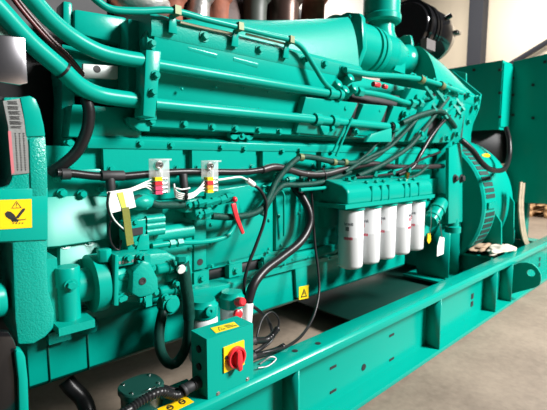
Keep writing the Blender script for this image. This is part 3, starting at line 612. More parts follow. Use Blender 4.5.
# green lines over the covers
gl = thing('fuel_tube', at(200, 243, 1.62), 'pale green tube with hex union rising in front of the block cover', 'tube')
MB().tube([at(152, 246, 1.6), at(175, 243, 1.6), at(205, 241.5, 1.62), at(225, 237, 1.63), at(233, 228, 1.64), at(236, 212, 1.65), at(236, 200, 1.66)], .0125, 12).build('tube', GG, gl)
for q in ((169, 244), (177, 243)): a = at(*q, 1.6); MB().lathe(a, (1, 0, 0), [(0, .012), (0, .02), (.025, .02), (.025, .012)], 6).build('hex_union', G, gl)
sv = thing('solenoid_valve', at(192, 212, 1.62), 'knobbly green solenoid valve cluster beneath the white wire loop', 'valve')
MB().plate([(184, 201), (203, 198), (203, 212), (185, 213)], 1.60, .1).build('valve_block', GMID, sv, bev=.008)
MB().plate([(195, 208), (212, 205), (212, 219), (196, 221)], 1.585, .1).build('valve_block', GMID, sv, bev=.008)
for x, y in ((200, 203), (207, 203), (214, 201), (222, 200), (206, 213), (228, 197)):
    p = at(x, y, 1.58); MB().lathe(p, (1, -.2, .15), [(-.03, .016), (-.01, .016), (-.01, .021), (.012, .021), (.012, .014), (.03, .014)], 6).build('hex_fitting', G, sv)
bolts(sv, [(189, 205), (199, 216)], 1.585, r=.011, h=.014)
line([at(131, 201, 1.58), at(139, 198, 1.58), at(147, 201, 1.58), at(157, 205, 1.58), at(168, 205, 1.585), at(184, 205, 1.6)], .016, 'dark green hose curving from the actuator dome to the solenoid valve', GH, 'hose', 'hose')
line([at(212, 216, 1.6), at(232, 217, 1.6), at(252, 214, 1.6), at(263, 207, 1.6), at(270, 195, 1.61), at(276, 182, 1.62), at(288, 167, 1.62), at(299, 158, 1.62), at(310, 157, 1.62), at(335, 162, 1.62), at(352, 163, 1.62), at(368, 161, 1.62), at(382, 152, 1.62), at(391, 140, 1.62), at(394, 128, 1.62)], .017, 'dark green braided hose arching from the solenoid valve up over the black harness', GH, 'hose', 'hose', .012)
hc = thing('hose_clips', at(305, 157, 1.62), 'olive clip on top of the dark green braided hose arch', 'clip')
for q in ((301, 157), (334, 162), (345, 162)): a = at(*q, 1.62); MB().lathe(a - V((.02, 0, 0)), (1, 0, -.1), [(0, .016), (0, .022), (.03, .022), (.03, .016)], 18).build('clip_band', BRASS, hc)
hc.name = 'hose_clip'; hc['label'] = 'set of olive clip bands around the dark green braided hose arch'
line([at(262, 215, 1.63), at(270, 200, 1.63), at(282, 186, 1.63), at(300, 185, 1.63), at(318, 183, 1.63), at(335, 178, 1.63), at(350, 172, 1.63)], .016, 'dark green hose running just below the black harness beside the filter head', GH, 'hose', 'hose')
line([at(358, 176, 1.6), at(372, 170, 1.6), at(390, 160, 1.59), at(410, 146, 1.58), at(425, 128, 1.57), at(437, 112, 1.57), at(448, 98, 1.57)], .017, 'dark green hose climbing steeply rightwards past the filter head', GH, 'hose', 'hose')
line([at(398, 175, 1.59), at(412, 168, 1.58), at(420, 155, 1.57), at(430, 138, 1.57), at(440, 125, 1.57), at(452, 112, 1.58)], .016, 'black green hose climbing to the right end, rightmost of the sloping hoses', RUB, 'hose', 'hose')
line([at(402, 123, 1.57), at(420, 115, 1.55), at(440, 111, 1.55), at(450, 120, 1.56), at(455, 127, 1.57)], .02, 'short dark hose hooked between fittings at the upper right of the engine', GH, 'hose', 'hose')
line([at(340, 186, 1.56), at(370, 182, 1.56), at(395, 180, 1.55), at(415, 176, 1.56), at(428, 166, 1.57)], .012, 'thin green tube lying along the back of the filter head', GH, 'tube', 'tube')
line([at(300, 190, 1.6), at(330, 187, 1.6), at(360, 180, 1.6), at(385, 173, 1.6), at(410, 168, 1.6)], .011, 'thin green tube passing behind the filter head under the hoses', G, 'tube', 'tube')

line([at(300, 178, 1.64), at(318, 172, 1.63), at(345, 168, 1.63), at(366, 155, 1.62), at(378, 142, 1.61)], .010, 'thin dark hose clipped between the braided arch and the lower bent pipe end', GH, 'hose', 'hose')
line([at(352, 178, 1.58), at(375, 176, 1.57), at(398, 172, 1.56), at(420, 160, 1.57), at(440, 152, 1.58)], .009, 'thin black wire running over the filter head to the rear post', RUB, 'wire', 'wire')
line([at(345, 172, 1.61), at(368, 158, 1.60), at(388, 148, 1.59), at(405, 132, 1.58), at(418, 118, 1.57)], .013, 'dark green hose climbing left of the steep hose beside the slanted panels', GH, 'hose', 'hose')
line([at(322, 168, 1.63), at(326, 178, 1.62), at(322, 186, 1.63), at(324, 196, 1.64)], .008, 'short dark wire dropping behind the left end of the filter head', RUB, 'wire', 'wire')
line([at(262, 186, 1.66), at(282, 191, 1.65), at(284, 210, 1.66), at(284, 236, 1.67)], .007, 'thin green tube bending down along the middle block cover', G, 'tube', 'tube')
fb = thing('fitting_block', at(300, 172, 1.66), 'small green pipe fittings clustered under the black harness left of the filter head', 'fittings')
for k, (x, y) in enumerate(((278, 176), (290, 180), (312, 180), (326, 176), (338, 182), (270, 190))):
    p = at(x, y, 1.66); MB().lathe(p + V((-.03, 0, 0)), (1, -.15 * (k % 2), .1), [(0, .012), (.012, .012), (.012, .02), (.034, .02), (.034, .014), (.06, .014)], 6).build('hex_fitting', G, fb)
for k, (x, y) in enumerate(((353, 182), (374, 176), (392, 174), (408, 172))):
    p = at(x, y, 1.57); MB().lathe(p, (.3, -.2, .8), [(-.03, .016), (0, .016), (0, .024), (.02, .024), (.02, .014), (.035, .014)], 6).build('hex_fitting', GMID, fb)
# red lever
rl = thing('red_lever', at(237, 210, 1.56), 'bright red plastic handle hanging in front of the block cover', 'handle')
p = at(234.5, 199.5, 1.56); MB().sphere(p, .014).build('knob', RED, rl)
MB().plate([(231.5, 204), (236, 203), (239, 216), (245, 233), (242.5, 234.5), (236, 220), (233.5, 212)], 1.56, .012).build('handle_blade', RED, rl, bev=.003)
MB().cyl(p, p + V((0, .13, -.03)), .008, 10).build('stem', G, rl)

# U hose and small hoses lower middle
uh = thing('coolant_hose', at(170, 360, 1.58), 'thick black U-shaped hose hanging below the fuel pump', 'hose')
MB().tube([at(166, 304, 1.6), at(162, 316, 1.58), at(159, 335, 1.56), at(161, 352, 1.55), at(168, 363, 1.55), at(176, 363, 1.55), at(184, 352, 1.55), at(188, 335, 1.50), at(189, 310, 1.47), at(186, 285, 1.455), at(183, 262, 1.45)], .022, 18, .015).build('hose', mat('green_black_rubber', (.006, .05, .038), .35, bump=.2), uh)
MB().tube([at(189, 318, 1.477), at(188, 300, 1.463), at(186, 285, 1.455), at(183, 262, 1.45)], .0245, 18, .015).build('braided_sleeve', GH, uh)
a = at(182.5, 263, 1.45); MB().lathe(a + V((0, 0, -.03)), (0, 0, 1), [(0, .02), (0, .027), (.02, .027), (.02, .022), (.04, .022), (.04, .028), (.06, .028), (.06, .015)], 6).build('hex_union', GMID, uh)
p = at(182, 270, 1.42); MB().cyl(p, p + V((0, .01, .004)), .018, 12).build('fitting_tip', PAPER, uh)
MB().lathe(at(166, 303, 1.62), (0, -1, .1), [(0, .045), (.04, .045), (.05, .04), (.05, .03), (.06, .03)], 24).build('hose_flange', GMID, uh)

# fuel filters behind the isolator box
def small_filter(px, py, Y, r, label, cap):
    p = at(px, py, Y); o = thing('fuel_filter', p, label, 'filter', 'small filters behind the isolator box')
    MB().lathe(p + V((0, 0, -.22)), (0, 0, 1), [(0, r * .8), (.02, r), (.2, r), (.215, r * .92)], 32).build('canister', WHT, o)
    MB().lathe(p + V((0, 0, -.006)), (0, 0, 1), [(0, r * 1.0), (.01, r * 1.06), (.05, r * 1.06), (.06, r * .9), (.075, r * .85)], 32).build('filter_cap', G, o)
    q = p + V((-.01, -r * 1.02, .035)); MB().lathe(q, (0, -1, 0), [(0, .022), (.01, .022), (.012, .016), (.012, .008), (.006, .007)], 18).build('port', GMID, o)
    if cap:
        q = p + V((-.018, -r - .01, .038)); MB().lathe(q, (0, -1, .25), [(0, .02), (.02, .022), (.04, .02), (.045, .014)], 18).build('red_cap', RED, o)
        q = p + V((-.022, -r - .008, -.02)); MB().lathe(q, (0, -1, .1), [(0, .022), (.016, .022), (.02, .016)], 18).build('red_cap', RED, o)
    return o
small_filter(203, 314, 1.50, .064, 'white canister filter with green cap, close behind the isolator box on its left', False)
small_filter(232, 305, 1.55, .058, 'white canister filter with red caps, behind the isolator box on its right', True)
MB().plate([(188, 292), (255, 279), (258, 290), (190, 305)], 1.60, .12).build('filter_bracket', G, eng, bev=.006)

# thick black hose and cables in the middle
bh = thing('breather_hose', at(300, 230, 1.6), 'thick black hose sweeping from the block top down behind the isolator box', 'hose')
MB().tube([at(293, 186, 1.70), at(302, 197, 1.65), at(309, 212, 1.61), at(309, 226, 1.59), at(300, 242, 1.57), at(282, 257, 1.55), at(265, 270, 1.53), at(254, 284, 1.51), at(248, 302, 1.50)], .0235, 20, .012).build('hose', RUB, bh)
a, b2 = at(248, 303, 1.50), at(246, 330, 1.49)
MB().cyl(a, b2, .026, 20).build('white_sleeve', PAPER, bh, bev=.002)
line([at(252, 184, 1.6), at(260, 190, 1.59), at(266, 203, 1.58), at(264, 222, 1.57), at(256, 245, 1.56), at(248, 266, 1.55), at(244, 285, 1.54), at(246, 300, 1.54), at(258, 310, 1.5), at(268, 320, 1.42), at(272, 335, 1.36), at(262, 347, 1.31), at(254, 352, 1.30)], .0085, 'thin black S-shaped cable dropping from the white connector towards the isolator box', RUB, 'cable', 'cable', .01)
wc = thing('cable_connector', at(250, 182, 1.6), 'small white connector on the end of the thin S-shaped cable', 'connector')
a, b2 = at(247, 180, 1.6), at(254, 185, 1.6); MB().cyl(a, b2, .014, 14).build('connector_shell', PAPER, wc, bev=.002)
line([at(308, 178, 1.66), at(311, 190, 1.64), at(313, 215, 1.62), at(315, 245, 1.58), at(318, 270, 1.54), at(319, 292, 1.50), at(314, 315, 1.45), at(303, 334, 1.39), at(288, 346, 1.33), at(275, 350, 1.30), at(262, 353, 1.30)], .0075, 'thin black cable hanging in a long curve right of the thick black hose', RUB, 'cable', 'cable', .012)
# cable tangle to the right of the isolator box
tg = thing('conduit_bundle', (1.05, 1.29, .5), 'two black ribbed conduits entering the right side of the isolator box', 'conduit')
for z, q in ((.585, [(258, 345), (268, 339), (278, 328)]), (.515, [(262, 357), (274, 351), (284, 346)])):
    MB().tube([(X1 + .045, 1.285, z)] + [at(x, y, 1.33) for x, y in q[1:]], .015, 12, .006, .14).build('conduit_hose', RUB, tg)
    m = MB(); m.cyl((X1 + .001, 1.285, z), (X1 + .024, 1.285, z), .02, 18); m.cyl((X1 + .024, 1.285, z), (X1 + .05, 1.285, z + .002), .018, 10); m.build('gland', MATT, tg, bev=.002)
line([at(258, 352, 1.32), at(272, 340, 1.34), at(279, 322, 1.36), at(272, 312, 1.37), at(263, 318, 1.36), at(258, 332, 1.33), at(256, 345, 1.31)], .005, 'thin black cable coiled in a loop right of the isolator box', RUB, 'cable', 'cable', .01)
line([at(260, 364, 1.3), at(270, 357, 1.29), at(276, 359, 1.28), at(268, 366, 1.27), at(258, 368, 1.27)], .004, 'grey wire looped on the rail top right of the isolator box', DULL, 'wire', 'wire', .01)

# ------------------------------------------------------------------ black harness
hs = thing('wiring_harness', at(150, 173, 1.63), 'black ribbed wiring harness running along the engine below the cylinder heads', 'harness')
MB().tube([at(57, 173, 1.64), at(72, 173.5, 1.64), at(95, 176, 1.64), at(120, 176.5, 1.635), at(150, 174, 1.635), at(180, 172, 1.635), at(215, 172, 1.635), at(245, 172, 1.635), at(262, 170, 1.635)], .0165, 14, .005, .07).build('conduit_hose', RUB, hs)
MB().tube([at(262, 170, 1.635), at(275, 167, 1.64), at(290, 170, 1.645), at(305, 174, 1.64), at(325, 174, 1.635), at(345, 169, 1.635), at(372, 164, 1.64), at(395, 167, 1.64), at(420, 167, 1.64), at(446, 166, 1.66)], .021, 14, .008, .12).build('conduit_hose', mat('dusty_black_conduit', (.02, .014, .015), .4), hs)
a = at(110, 176, 1.635)
m = MB(); m.cyl(a + V((-.035, 0, .002)), a + V((.055, 0, 0)), .021, 18); m.cyl(a + V((.0, 0, 0)), a + V((0, -.004, -.075)), .019, 18, .0165); m.build('branch_tee', MATT, hs, bev=.002)
a = at(183, 174, 1.62); MB().cyl(a, a + V((0, -.01, -.08)), .018, 16).build('branch_boot', MATT, hs, bev=.002)
a = at(67, 174, 1.64); MB().lathe(a - V((.02, 0, 0)), (1, 0, 0), [(0, .016), (0, .021), (.03, .021), (.03, .016)], 16).build('end_collar', MATT, hs)
tag(MB().tube([at(86, 98, 1.60), at(89, 112, 1.60), at(87, 130, 1.61), at(78, 150, 1.63), at(65, 163, 1.65), at(50, 173, 1.68)], .022, 16, .005, .07).build('corrugated_conduit', RUB), 'black ribbed conduit curving down from the lower bent pipe to the harness end', 'conduit')

# terminal blocks with plugs
def terminal(px, py, label, cols):
    Yt = 1.585; p = at(px, py, Yt)
    o = thing('terminal_block', p + V((0, 0, -.07)), label, 'terminal block', 'clear terminal blocks on the harness')
    MB().box(p.x - .035, p.x + .055, Yt + .02, Yt + .028, p.z - .07, p.z + .075).build('clear_carrier', CLEAR, o)
    MB().box(p.x - .03, p.x + .045, Yt - .02, Yt + .02, p.z + .068, p.z + .076).build('clear_lid', CLEAR, o)
    MB().lathe((p.x + .005, Yt + .018, p.z + .05), (0, -1, 0), [(0, .018), (.008, .018), (.009, .012), (.003, .01)], 18).build('screw', STEEL, o)
    for k, m_ in enumerate(cols):
        z = p.z - .008 - k * .0185
        MB().box(p.x - .03, p.x + .002, Yt - .018, Yt + .015, z - .007, z + .008).build('plug', m_, o, bev=.002)
        MB().cyl((p.x + .002, Yt, z), (p.x + .03, Yt, z), .006, 10).build('pin', STEEL, o)
    MB().box(p.x - .002, p.x + .004, Yt - .015, Yt + .02, p.z - .07, p.z + .03).build('divider', CLEAR, o)
    return p
t1 = terminal(160, 177, 'clear terminal block with coloured plugs, left of the two on the harness', (YEL, RED, MAG, MAG))
t2 = terminal(211, 177, 'clear terminal block with coloured plugs, right of the two on the harness', (YEL, RED, ORG, YEL))
for k in range(4):
    line([t1 + V((-.03, 0, -.008 - .0185 * k)), at(146, 182 + k * 1.6, 1.585), at(135, 187 + k, 1.58), at(124, 191 + k * .6, 1.58), at(112, 196 - k, 1.58)], .0032, ('topmost', 'second', 'third', 'lowest')[k] + ' white wire from the left terminal block to the paper tag', WIRE, 'wire', 'wire')
    line([at(174, 184 + k * .6, 1.60), at(176, 191 + k * 2, 1.585), at(183, 194 + k * 1.7, 1.57), at(193, 193 + k * 1.4, 1.57), at(201, 186 + k * 1.6, 1.58), t2 + V((-.03, 0, -.008 - .0185 * k))], .0034, ('innermost', 'second', 'third', 'outermost')[k] + ' white wire looping under the right terminal block', WIRE, 'wire', 'wire')
line([at(176, 188, 1.585), at(182, 189.5, 1.58), at(190, 188, 1.58)], .0035, 'short white wire stub between the two terminal blocks', WIRE, 'wire', 'wire')
line([at(218, 180, 1.58), at(228, 178.5, 1.58), at(240, 177, 1.59), at(247, 180, 1.6)], .005, 'white wire from the right terminal block to the small white connector', WIRE, 'wire', 'wire')
tag(MB().lathe(at(186.5, 196, 1.57) + V((-.008, 0, 0)), (.9, 0, -.2), [(0, .012), (0, .02), (.006, .02), (.006, .012)], 14).build('cable_tie', RUB), 'black tie around the looped white wires', 'cable tie')

# paper tag, lime tape, olive strap and loose wires
tag(MB().plate([(107, 192), (132, 188), (136, 207), (112, 213)], 1.56, .004).build('paper_tag', PAPER), 'white paper tag with tape beside the harness branch', 'tag')
tag(MB().plate([(117, 193), (123, 192), (127, 209), (122.5, 210)], 1.5575, .0015).build('lime_tape', LIME), 'strip of lime green tape stuck across the white paper tag', 'tape')
tag(MB().plate([(122, 208), (129, 207), (134, 244), (127, 246)], 1.555, .006).build('webbing_strap', OLIVE), 'olive webbing strap hanging under the white paper tag', 'strap')
line([at(109, 192, 1.56), at(107, 203, 1.56), at(110, 216, 1.56), at(116, 224, 1.56), at(124, 231, 1.57)], .004, 'black and white wire dropping from the harness branch left of the paper tag', RUB, 'wire', 'wire')
line([at(111, 192, 1.556), at(109, 203, 1.555), at(112, 216, 1.555), at(118, 224, 1.555), at(125, 230, 1.565)], .003, 'white wire twisted with the black one left of the paper tag', WIRE, 'wire', 'wire')
line([at(112, 214, 1.58), at(109, 230, 1.58), at(112, 245, 1.58), at(119, 250, 1.58), at(121, 240, 1.58)], .005, 'thin dark loop of wire above the round pump', RUB, 'wire', 'wire')

# ------------------------------------------------------------------ oil filters and head
YFc = 1.53
fh = thing('filter_head', (2.4, 1.6, 1.1), 'green cast filter head above the row of five white oil filters', 'filter head')
XF = [2.052, 2.238, 2.424, 2.621, 2.817]
xh0, xh1 = 1.90, 2.92
hp = [(1.445, 1.085), (1.445, 1.15), (1.455, 1.175), (1.49, 1.20), (1.60, 1.225), (1.72, 1.225), (1.72, 1.085)]
MB().rings([[V((x, y, z)) for y, z in hp] for x in (xh0, xh0 + .03, xh1 - .03, xh1)]).build('head_casting', GS, fh, bev=.014, seg=3)
MB().box(xh0 - .03, xh1 + .02, 1.435, 1.66, 1.065, 1.09).build('head_rim', GS, fh, bev=.008)
for i, x in enumerate(XF):
    MB().lathe((x, YFc, 1.04), (0, 0, 1), [(0, .07), (.004, .084), (.024, .084), (.03, .078)], 32).build('seal_seat', G, fh)
for x in (2.145, 2.25, 2.335, 2.53, 2.60, 2.72):
    MB().cyl((x, 1.447, 1.075), (x, 1.452, 1.185), .010, 12).build('raised_rib', G, fh)
    MB().sphere((x, 1.49, 1.207), .013, sub=2).build('stud', G, fh)
for x, y in ((2.05, 1.56), (2.4, 1.6)): bolt(fh, (x, y, 1.218), (0, 0, 1), r=.02, h=.02)
MB().lathe((2.70, 1.53, 1.21), (0, 0, 1), [(0, .014), (.02, .014), (.02, .019), (.04, .019), (.045, .012)], 6).build('brass_plug', mat('brass', (.5, .3, .06), .3, 1.0), fh)
MB().box(1.95, 2.9, 1.66, 1.72, .92, 1.10).build('head_mount', G, fh, bev=.01)
def patch(x, y, r, a0, a1, z0, z1, n=5):
    A_ = [math.radians(a0 + (a1 - a0) * i / n) for i in range(n + 1)]
    return [[V((x + r * math.sin(a), y - r * math.cos(a), z)) for a in A_] for z in (z0, z1)]
LABS = ['nearest of five white oil filters in the row, at the left end', 'second white oil filter from the left in the row of five', 'middle one of the five white oil filters', 'fourth white oil filter from the left, with its red square mark facing out', 'farthest of five white oil filters, at the right end near the hanging tags']
ROT = [-58, -70, -68, 16, -66]
for i, x in enumerate(XF):
    o = thing('oil_filter', (x, YFc, .69), LABS[i], 'oil filter', 'row of white oil filters')
    r = .077; zb = .675
    MB().lathe((x, YFc, zb), (0, 0, 1), [(0, r * .62), (.004, r * .8), (.012, r * .95), (.024, r), (.20, r), (.2005, r + .0006), (.202, r), (.36, r), (.367, r * .94)], 44).build('canister', WHT, o)
    z0 = zb + .225; q = ROT[i] - 12
    m = MB()
    for k in range(10): m.rings(patch(x, YFc, r + .0008, q - 14 + k * 4.2, q - 14 + k * 4.2 + (3.2 if k % 3 else 2.2), z0 + .052 - .003 * (k % 2), z0 + .066 + (.004 if k in (0, 3, 8) else 0), 2), False, False)
    m.build('print', GREYP, o)
    m = MB(); m.rings(patch(x, YFc, r + .0008, q - 8, q + 8, z0 + .018, z0 + .044), False, False); m.build('red_emblem', REDP if i == 3 else GREYP if i == 0 else REDP, o)
    m = MB()
    for k in range(7): m.rings(patch(x, YFc, r + .0008, q - 16 + k * 6, q - 16 + k * 6 + 4.6, z0 - .036, z0 - .02 + .002 * (k % 2), 2), False, False)
    m.build('red_print', REDP, o)
    m = MB(); m.rings(patch(x, YFc, r + .0006, 10, 30, z0 + .09, z0 + .0925), False, False); m.build('print', GREYP, o)

# oil cooler / drain bits right of filters
oc = thing('oil_cooler', (3.3, 1.65, .9), 'tilted green cylinder with clamp bands, right of the oil filters', 'cooler')
MB().cyl(at(430, 222, 1.62), at(448, 192, 1.66), .06, 28).build('cooler_barrel', G, oc, bev=.008)
d = (at(448, 192, 1.66) - at(430, 222, 1.62)).normalized()
for t in (.05, .16): MB().lathe(at(430, 222, 1.62) + d * t, d, [(0, .06), (0, .068), (.03, .068), (.03, .06)], 28).build('clamp_band', GMID, oc)
MB().plate([(425, 180), (447, 176), (447, 196), (430, 200)], 1.70, .08).build('cooler_bracket', G, oc)
wt = thing('hanging_tag', at(441, 250, 1.52), 'white tag hanging on a wire right of the oil filters', 'tag')
MB().plate([(440, 236.5), (444.5, 237.5), (443.5, 254), (437, 256.5), (437.5, 246)], 1.52, .004).build('tag_card', PAPER, wt)
MB().tube([at(438, 214, 1.6), at(440, 226, 1.54), at(442, 238, 1.518)], .004, 6).build('tag_wire', STEEL, wt)
yt = thing('hanging_tag', at(429, 240, 1.52), 'small yellow tag hanging beside the last oil filter', 'tag')
MB().plate([(428, 234), (430.5, 233), (431, 240), (429, 244), (427.5, 241)], 1.52, .006).build('tag_card', YEL, yt)
MB().tube([at(431, 208, 1.6), at(431, 222, 1.54), at(429.5, 235, 1.518)], .004, 6).build('tag_wire', STEEL, yt)

# ------------------------------------------------------------------ rear mount and flywheel housing
rm = thing('rear_mount', (3.65, 1.7, .45), 'bright green upright post with two black bolts, in front of the vented alternator', 'mount')
a, b2 = at(448, 224, 1.58), at(462, 222, 1.58)
MB().prism([at(x, y, 1.58) for x, y in ((449, 148), (462.5, 141), (462.5, 222), (448.5, 224))], (0, .03, 0)).build('post_plate', GS, rm, bev=.004)
MB().box(a.x + .02, a.x + .05, 1.60, 1.95, .80, 1.5).build('post_web', GS, rm)
bolts(rm, [(454.5, 178.5), (461, 178.5)], 1.58, r=.026, h=.03, m=MATT)
MB().lathe(at(455, 228, 1.60) + V((0, .02, -.04)), (0, 0, 1), [(0, .07), (.05, .07), (.06, .05), (.12, .05)], 24).build('isolator_cup', G, rm)
YM = 1.70; xw = [at(448.5, 260, YM).x, at(458.5, 258, YM).x]
for x in xw: MB().box(x, x + .02, YM, 2.02, .2, .74).build('foot_web', GS, rm)
MB().box(xw[0] - .03, xw[1] + .05, YM, 2.02, .735, .76).build('top_flange', GS, rm, bev=.004)
MB().box(xw[0] - .12, xw[1] + .16, 1.62, 2.1, .18, .2).build('base_flange', GS, rm, bev=.004)
for x in (xw[0] - .06, xw[1] + .1): bolt(rm, (x, 1.68, .2), (0, 0, 1), r=.022, h=.03)
fw = thing('flywheel_housing', (3.8, 2.2, .5), 'dark green round flywheel housing between the engine and the alternator', 'housing')
MB().lathe((3.5, 2.2, .9), (1, 0, 0), [(0, .38), (.05, .42), (.4, .44), (.55, .44)], 56).build('housing_ring', G, fw)

# ------------------------------------------------------------------ alternator
al = thing('alternator', (4.5, 2.2, .2), 'large round green alternator with a curved row of vent slots', 'alternator')
RA = .70; cA = V((0, 2.2, .88)); xa0, xa1 = 4.08, 4.85
MB().lathe((xa0, cA.y, cA.z), (1, 0, 0), [(0, RA - .12), (.0, RA - .02), (.02, RA), (.30, RA), (.31, RA - .015), (.34, RA - .015), (.36, RA), (xa1 - xa0, RA), (xa1 - xa0, .2)], 72).build('frame_drum', GS, al)
MB().lathe((xa1, cA.y, cA.z), (1, 0, 0), [(0, RA - .12), (.4, RA - .12), (.45, .2)], 64).build('rear_drum', GS, al)
VS = mat('vent_dark_mesh', (.001, .03, .024), .7)
for k in range(26):
    an = math.radians(200 - 68 + k * 5.2 + 0)
    an = math.radians(118 + k * 4.8)
    da = math.radians(1.65)
    r0 = RA + .001
    pts = []
    for xx, aa in ((xa0 + .05, an - da), (xa0 + .27, an - da), (xa0 + .27, an + da), (xa0 + .05, an + da)):
        pts.append(V((xx, cA.y + r0 * math.cos(aa), cA.z + r0 * math.sin(aa))))
    nrm = V((0, math.cos(an), math.sin(an)))
    if k in (12, 13): continue
    MB().prism(pts, nrm * .003).build('vent_slot', VS, al)
an = math.radians(118 + 12.5 * 4.8); nrm = V((0, math.cos(an), math.sin(an)))
q = cA + nrm * RA
MB().box(xa0 + .06, xa0 + .26, q.y - .02, q.y + .02, q.z - .03, q.z + .03).build('lifting_bracket', G, al, bev=.01)
for x, zt_ in ((4.42, .82), (4.76, 1.0)):
    MB().prism([(x, 1.44, .42), (x, 1.46, zt_ - .1), (x, 1.53, zt_), (x, 2.2, .3), (x, 2.87, zt_), (x, 2.94, .42)], (.025, 0, 0)).build('support_foot', GS, al)
MB().box(4.10, 4.8, 1.42, 1.75, .401, .42).build('base_flange', GS, al, bev=.004)
MB().box(4.95, 5.15, 1.55, 1.9, .40, .55).build('rear_foot', GS, al, bev=.01)
p = at(489, 159, 1.6); MB().sphere((4.62, cA.y + RA * math.cos(math.radians(134)), cA.z + RA * math.sin(math.radians(134))), .05, 2.2, .5, .5).build('yellow_label', YEL, al)
line([at(461, 140, 1.56), at(472, 150, 1.5), at(482, 163, 1.45), at(492, 170, 1.42), at(504, 169, 1.45), at(509, 157, 1.5), at(509, 140, 1.55), at(506, 128, 1.62)], .024, 'black cable slung in a loop from the engine to the control cabinet', RUB, 'cable', 'cable')

# ------------------------------------------------------------------ control cabinet
cc = thing('control_cabinet', (5.6, 1.6, .9), 'dark green control cabinet with a bright vertical edge strip, above the alternator', 'cabinet')
XR_, XC = 4.9, 5.2
y1 = atX(503, 60, XR_).y; zt = atX(503, 60, XR_).z; zb1 = atX(465, 131, XR_).z; zb2 = atX(530, 203, XC).z
MB().box(XR_, 6.2, y1, 3.0, zb1, zt).build('rear_section', GS, cc, bev=.006)
MB().prism([(XC, y1 - .002, zb2), (XC, 1.22, zb2), (XC, 1.22, zt + .07), (XC, y1 - .002, zt + .03)], (.9, 0, 0)).build('front_section', GS, cc, bev=.006)
MB().box(XR_ + .01, XC - .002, y1 - .012, y1, zb1 + .03, zt - .03).build('edge_strip', GS, cc, bev=.004)
for q in ((513, 78), (513, 95), (513, 115), (500, 70), (500, 93), (500, 117), (474, 70), (533, 85), (533, 118), (545, 62)):
    p = atX(*q, XC if q[0] > 510 else XR_); MB().cyl(p, p - V((.012, 0, 0)), .016, 10).build('rivet', MATT, cc)
MB().box(XR_ + .08, 6.1, y1 + .06, 2.9, 1.3, zb1).build('base_shade_block', MATT, cc)  # black block painting the dark void below the cabinet
MB().box(XC + .1, XC + .25, y1 - .2, y1 - .05, .42, zb2).build('support_leg', GS, cc); MB().box(6.0, 6.2, 2.6, 2.8, .42, 1.6).build('support_leg', GS, cc)

# rag, straps, background
def crumple(c, sx, sy, sz, seed):
    rnd = random.Random(seed); m = MB(); g = bmesh.ops.create_icosphere(m.bm, subdivisions=4, radius=1)
    ph = [(V((rnd.uniform(-6, 6), rnd.uniform(-6, 6), rnd.uniform(-6, 6))), rnd.uniform(0, 6)) for _ in range(9)]
    for v in g['verts']:
        n_ = v.co.copy(); d = 1 + sum(.09 * math.sin(k.dot(n_) + p_) for k, p_ in ph)
        v.co = V((n_.x * sx * d, n_.y * sy * d, max(n_.z, -.45) * sz * d)) + c
    return m
p = atZ(507, 250, ZR + .02)
tag(crumple(p + V((0, .06, .0)), .22, .09, .035, 3).build('plastic_sheet', CLOTH, sharp=60), 'crumpled dirty white sheet lying on the rail by the beige straps', 'sheet')
tag(crumple(atZ(493, 249, ZR + .02) + V((0, .1, .0)), .2, .06, .03, 5).build('sack', mat('brown_sacking', (.33, .23, .15), .9, bump=.5, var=.3), sharp=60), 'brown sacking tongue lying on the rail left of the crumpled sheet', 'sack')
for k, lab in enumerate(('left of two beige lifting straps standing up from the rail', 'right of two beige lifting straps standing up from the rail')):
    m = MB(); x_ = 521 + k * 2.5
    P_ = [at(x_ + dx, y, 1.36) for dx, y in ((0, 182 + k), (-1.5, 205), (0, 225), (3, 240), (7, 247))]
    m.rings([[q + V((-.035, -.006, 0)), q + V((.035, -.006, 0)), q + V((.035, .006, 0)), q + V((-.035, .006, 0))] for q in smooth_path(P_, .05)])
    tag(m.build('lifting_strap', STRAP), lab, 'strap', 'beige lifting straps')
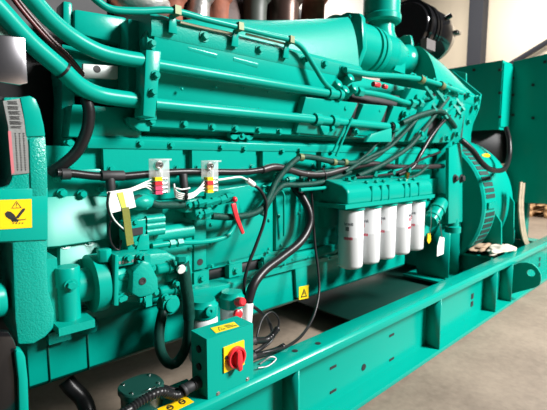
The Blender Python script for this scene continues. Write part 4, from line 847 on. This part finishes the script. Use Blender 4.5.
def pallet(x, y, z, label, L=1.2, Wd=.8):
    o = thing('wooden_pallet', (x, y, z), label, 'pallet', 'pallets on the far floor')
    for k in range(5): MB().box(x - L/2, x + L/2, y - Wd/2 + k * Wd/4.6, y - Wd/2 + k * Wd/4.6 + .11, z + .12, z + .145).build('deck_board', WOOD, o)
    for k in range(3): MB().box(x - L/2, x + L/2, y - Wd/2 + k * (Wd - .1)/2, y - Wd/2 + .1 + k * (Wd - .1)/2, z, z + .12).build('bearer', WOOD, o)
pallet(11.5, 3.0, 0, 'wooden pallet on the floor far behind the lifting straps, bottom one'); pallet(11.5, 3.0, .146, 'wooden pallet far behind the lifting straps, stacked on top of another')
tag(crumple(V((11.4, 3.0, .45)), .4, .3, .25, 9).build('burlap_bag', mat('rust_brown_bag', (.4, .17, .08), .9)), 'brown bag lying on the pallets far behind the cabinet', 'bag')

# ------------------------------------------------------------------ light
def area(name, loc, target, size, sy, power, col):
    l = bpy.data.lights.new(name, 'AREA'); l.shape = 'RECTANGLE'; l.size = size; l.size_y = sy; l.energy = power; l.color = col
    o = bpy.data.objects.new(name, l); COL.objects.link(o); o.location = loc
    o.rotation_euler = (V(target) - V(loc)).to_track_quat('-Z', 'Y').to_euler(); return o
area('door_daylight', (6.8, -6.0, 7.0), (1.8, 1.7, 1.2), 2.6, 2.4, 3450, (1, .99, .97))
area('roof_light', (7.0, 4.4, 6.8), (3.2, 1.6, 0), 2.5, 1.2, 150, (1, .98, .95))
area('wall_fill', (10.5, 3.5, 7.5), (14, 5, 3), 6, 3, 820, (1, .95, .87))  # added fill lamp to brighten the far wall, no known fixture
w = bpy.data.worlds.new('world'); bpy.context.scene.world = w; w.use_nodes = True
w.node_tree.nodes['Background'].inputs['Color'].default_value = (.93, .97, 1, 1); w.node_tree.nodes['Background'].inputs['Strength'].default_value = .04
sc = bpy.context.scene
sc.view_settings.view_transform = 'Standard'; sc.view_settings.look = 'None'; sc.view_settings.gamma = 1; sc.view_settings.exposure = 0
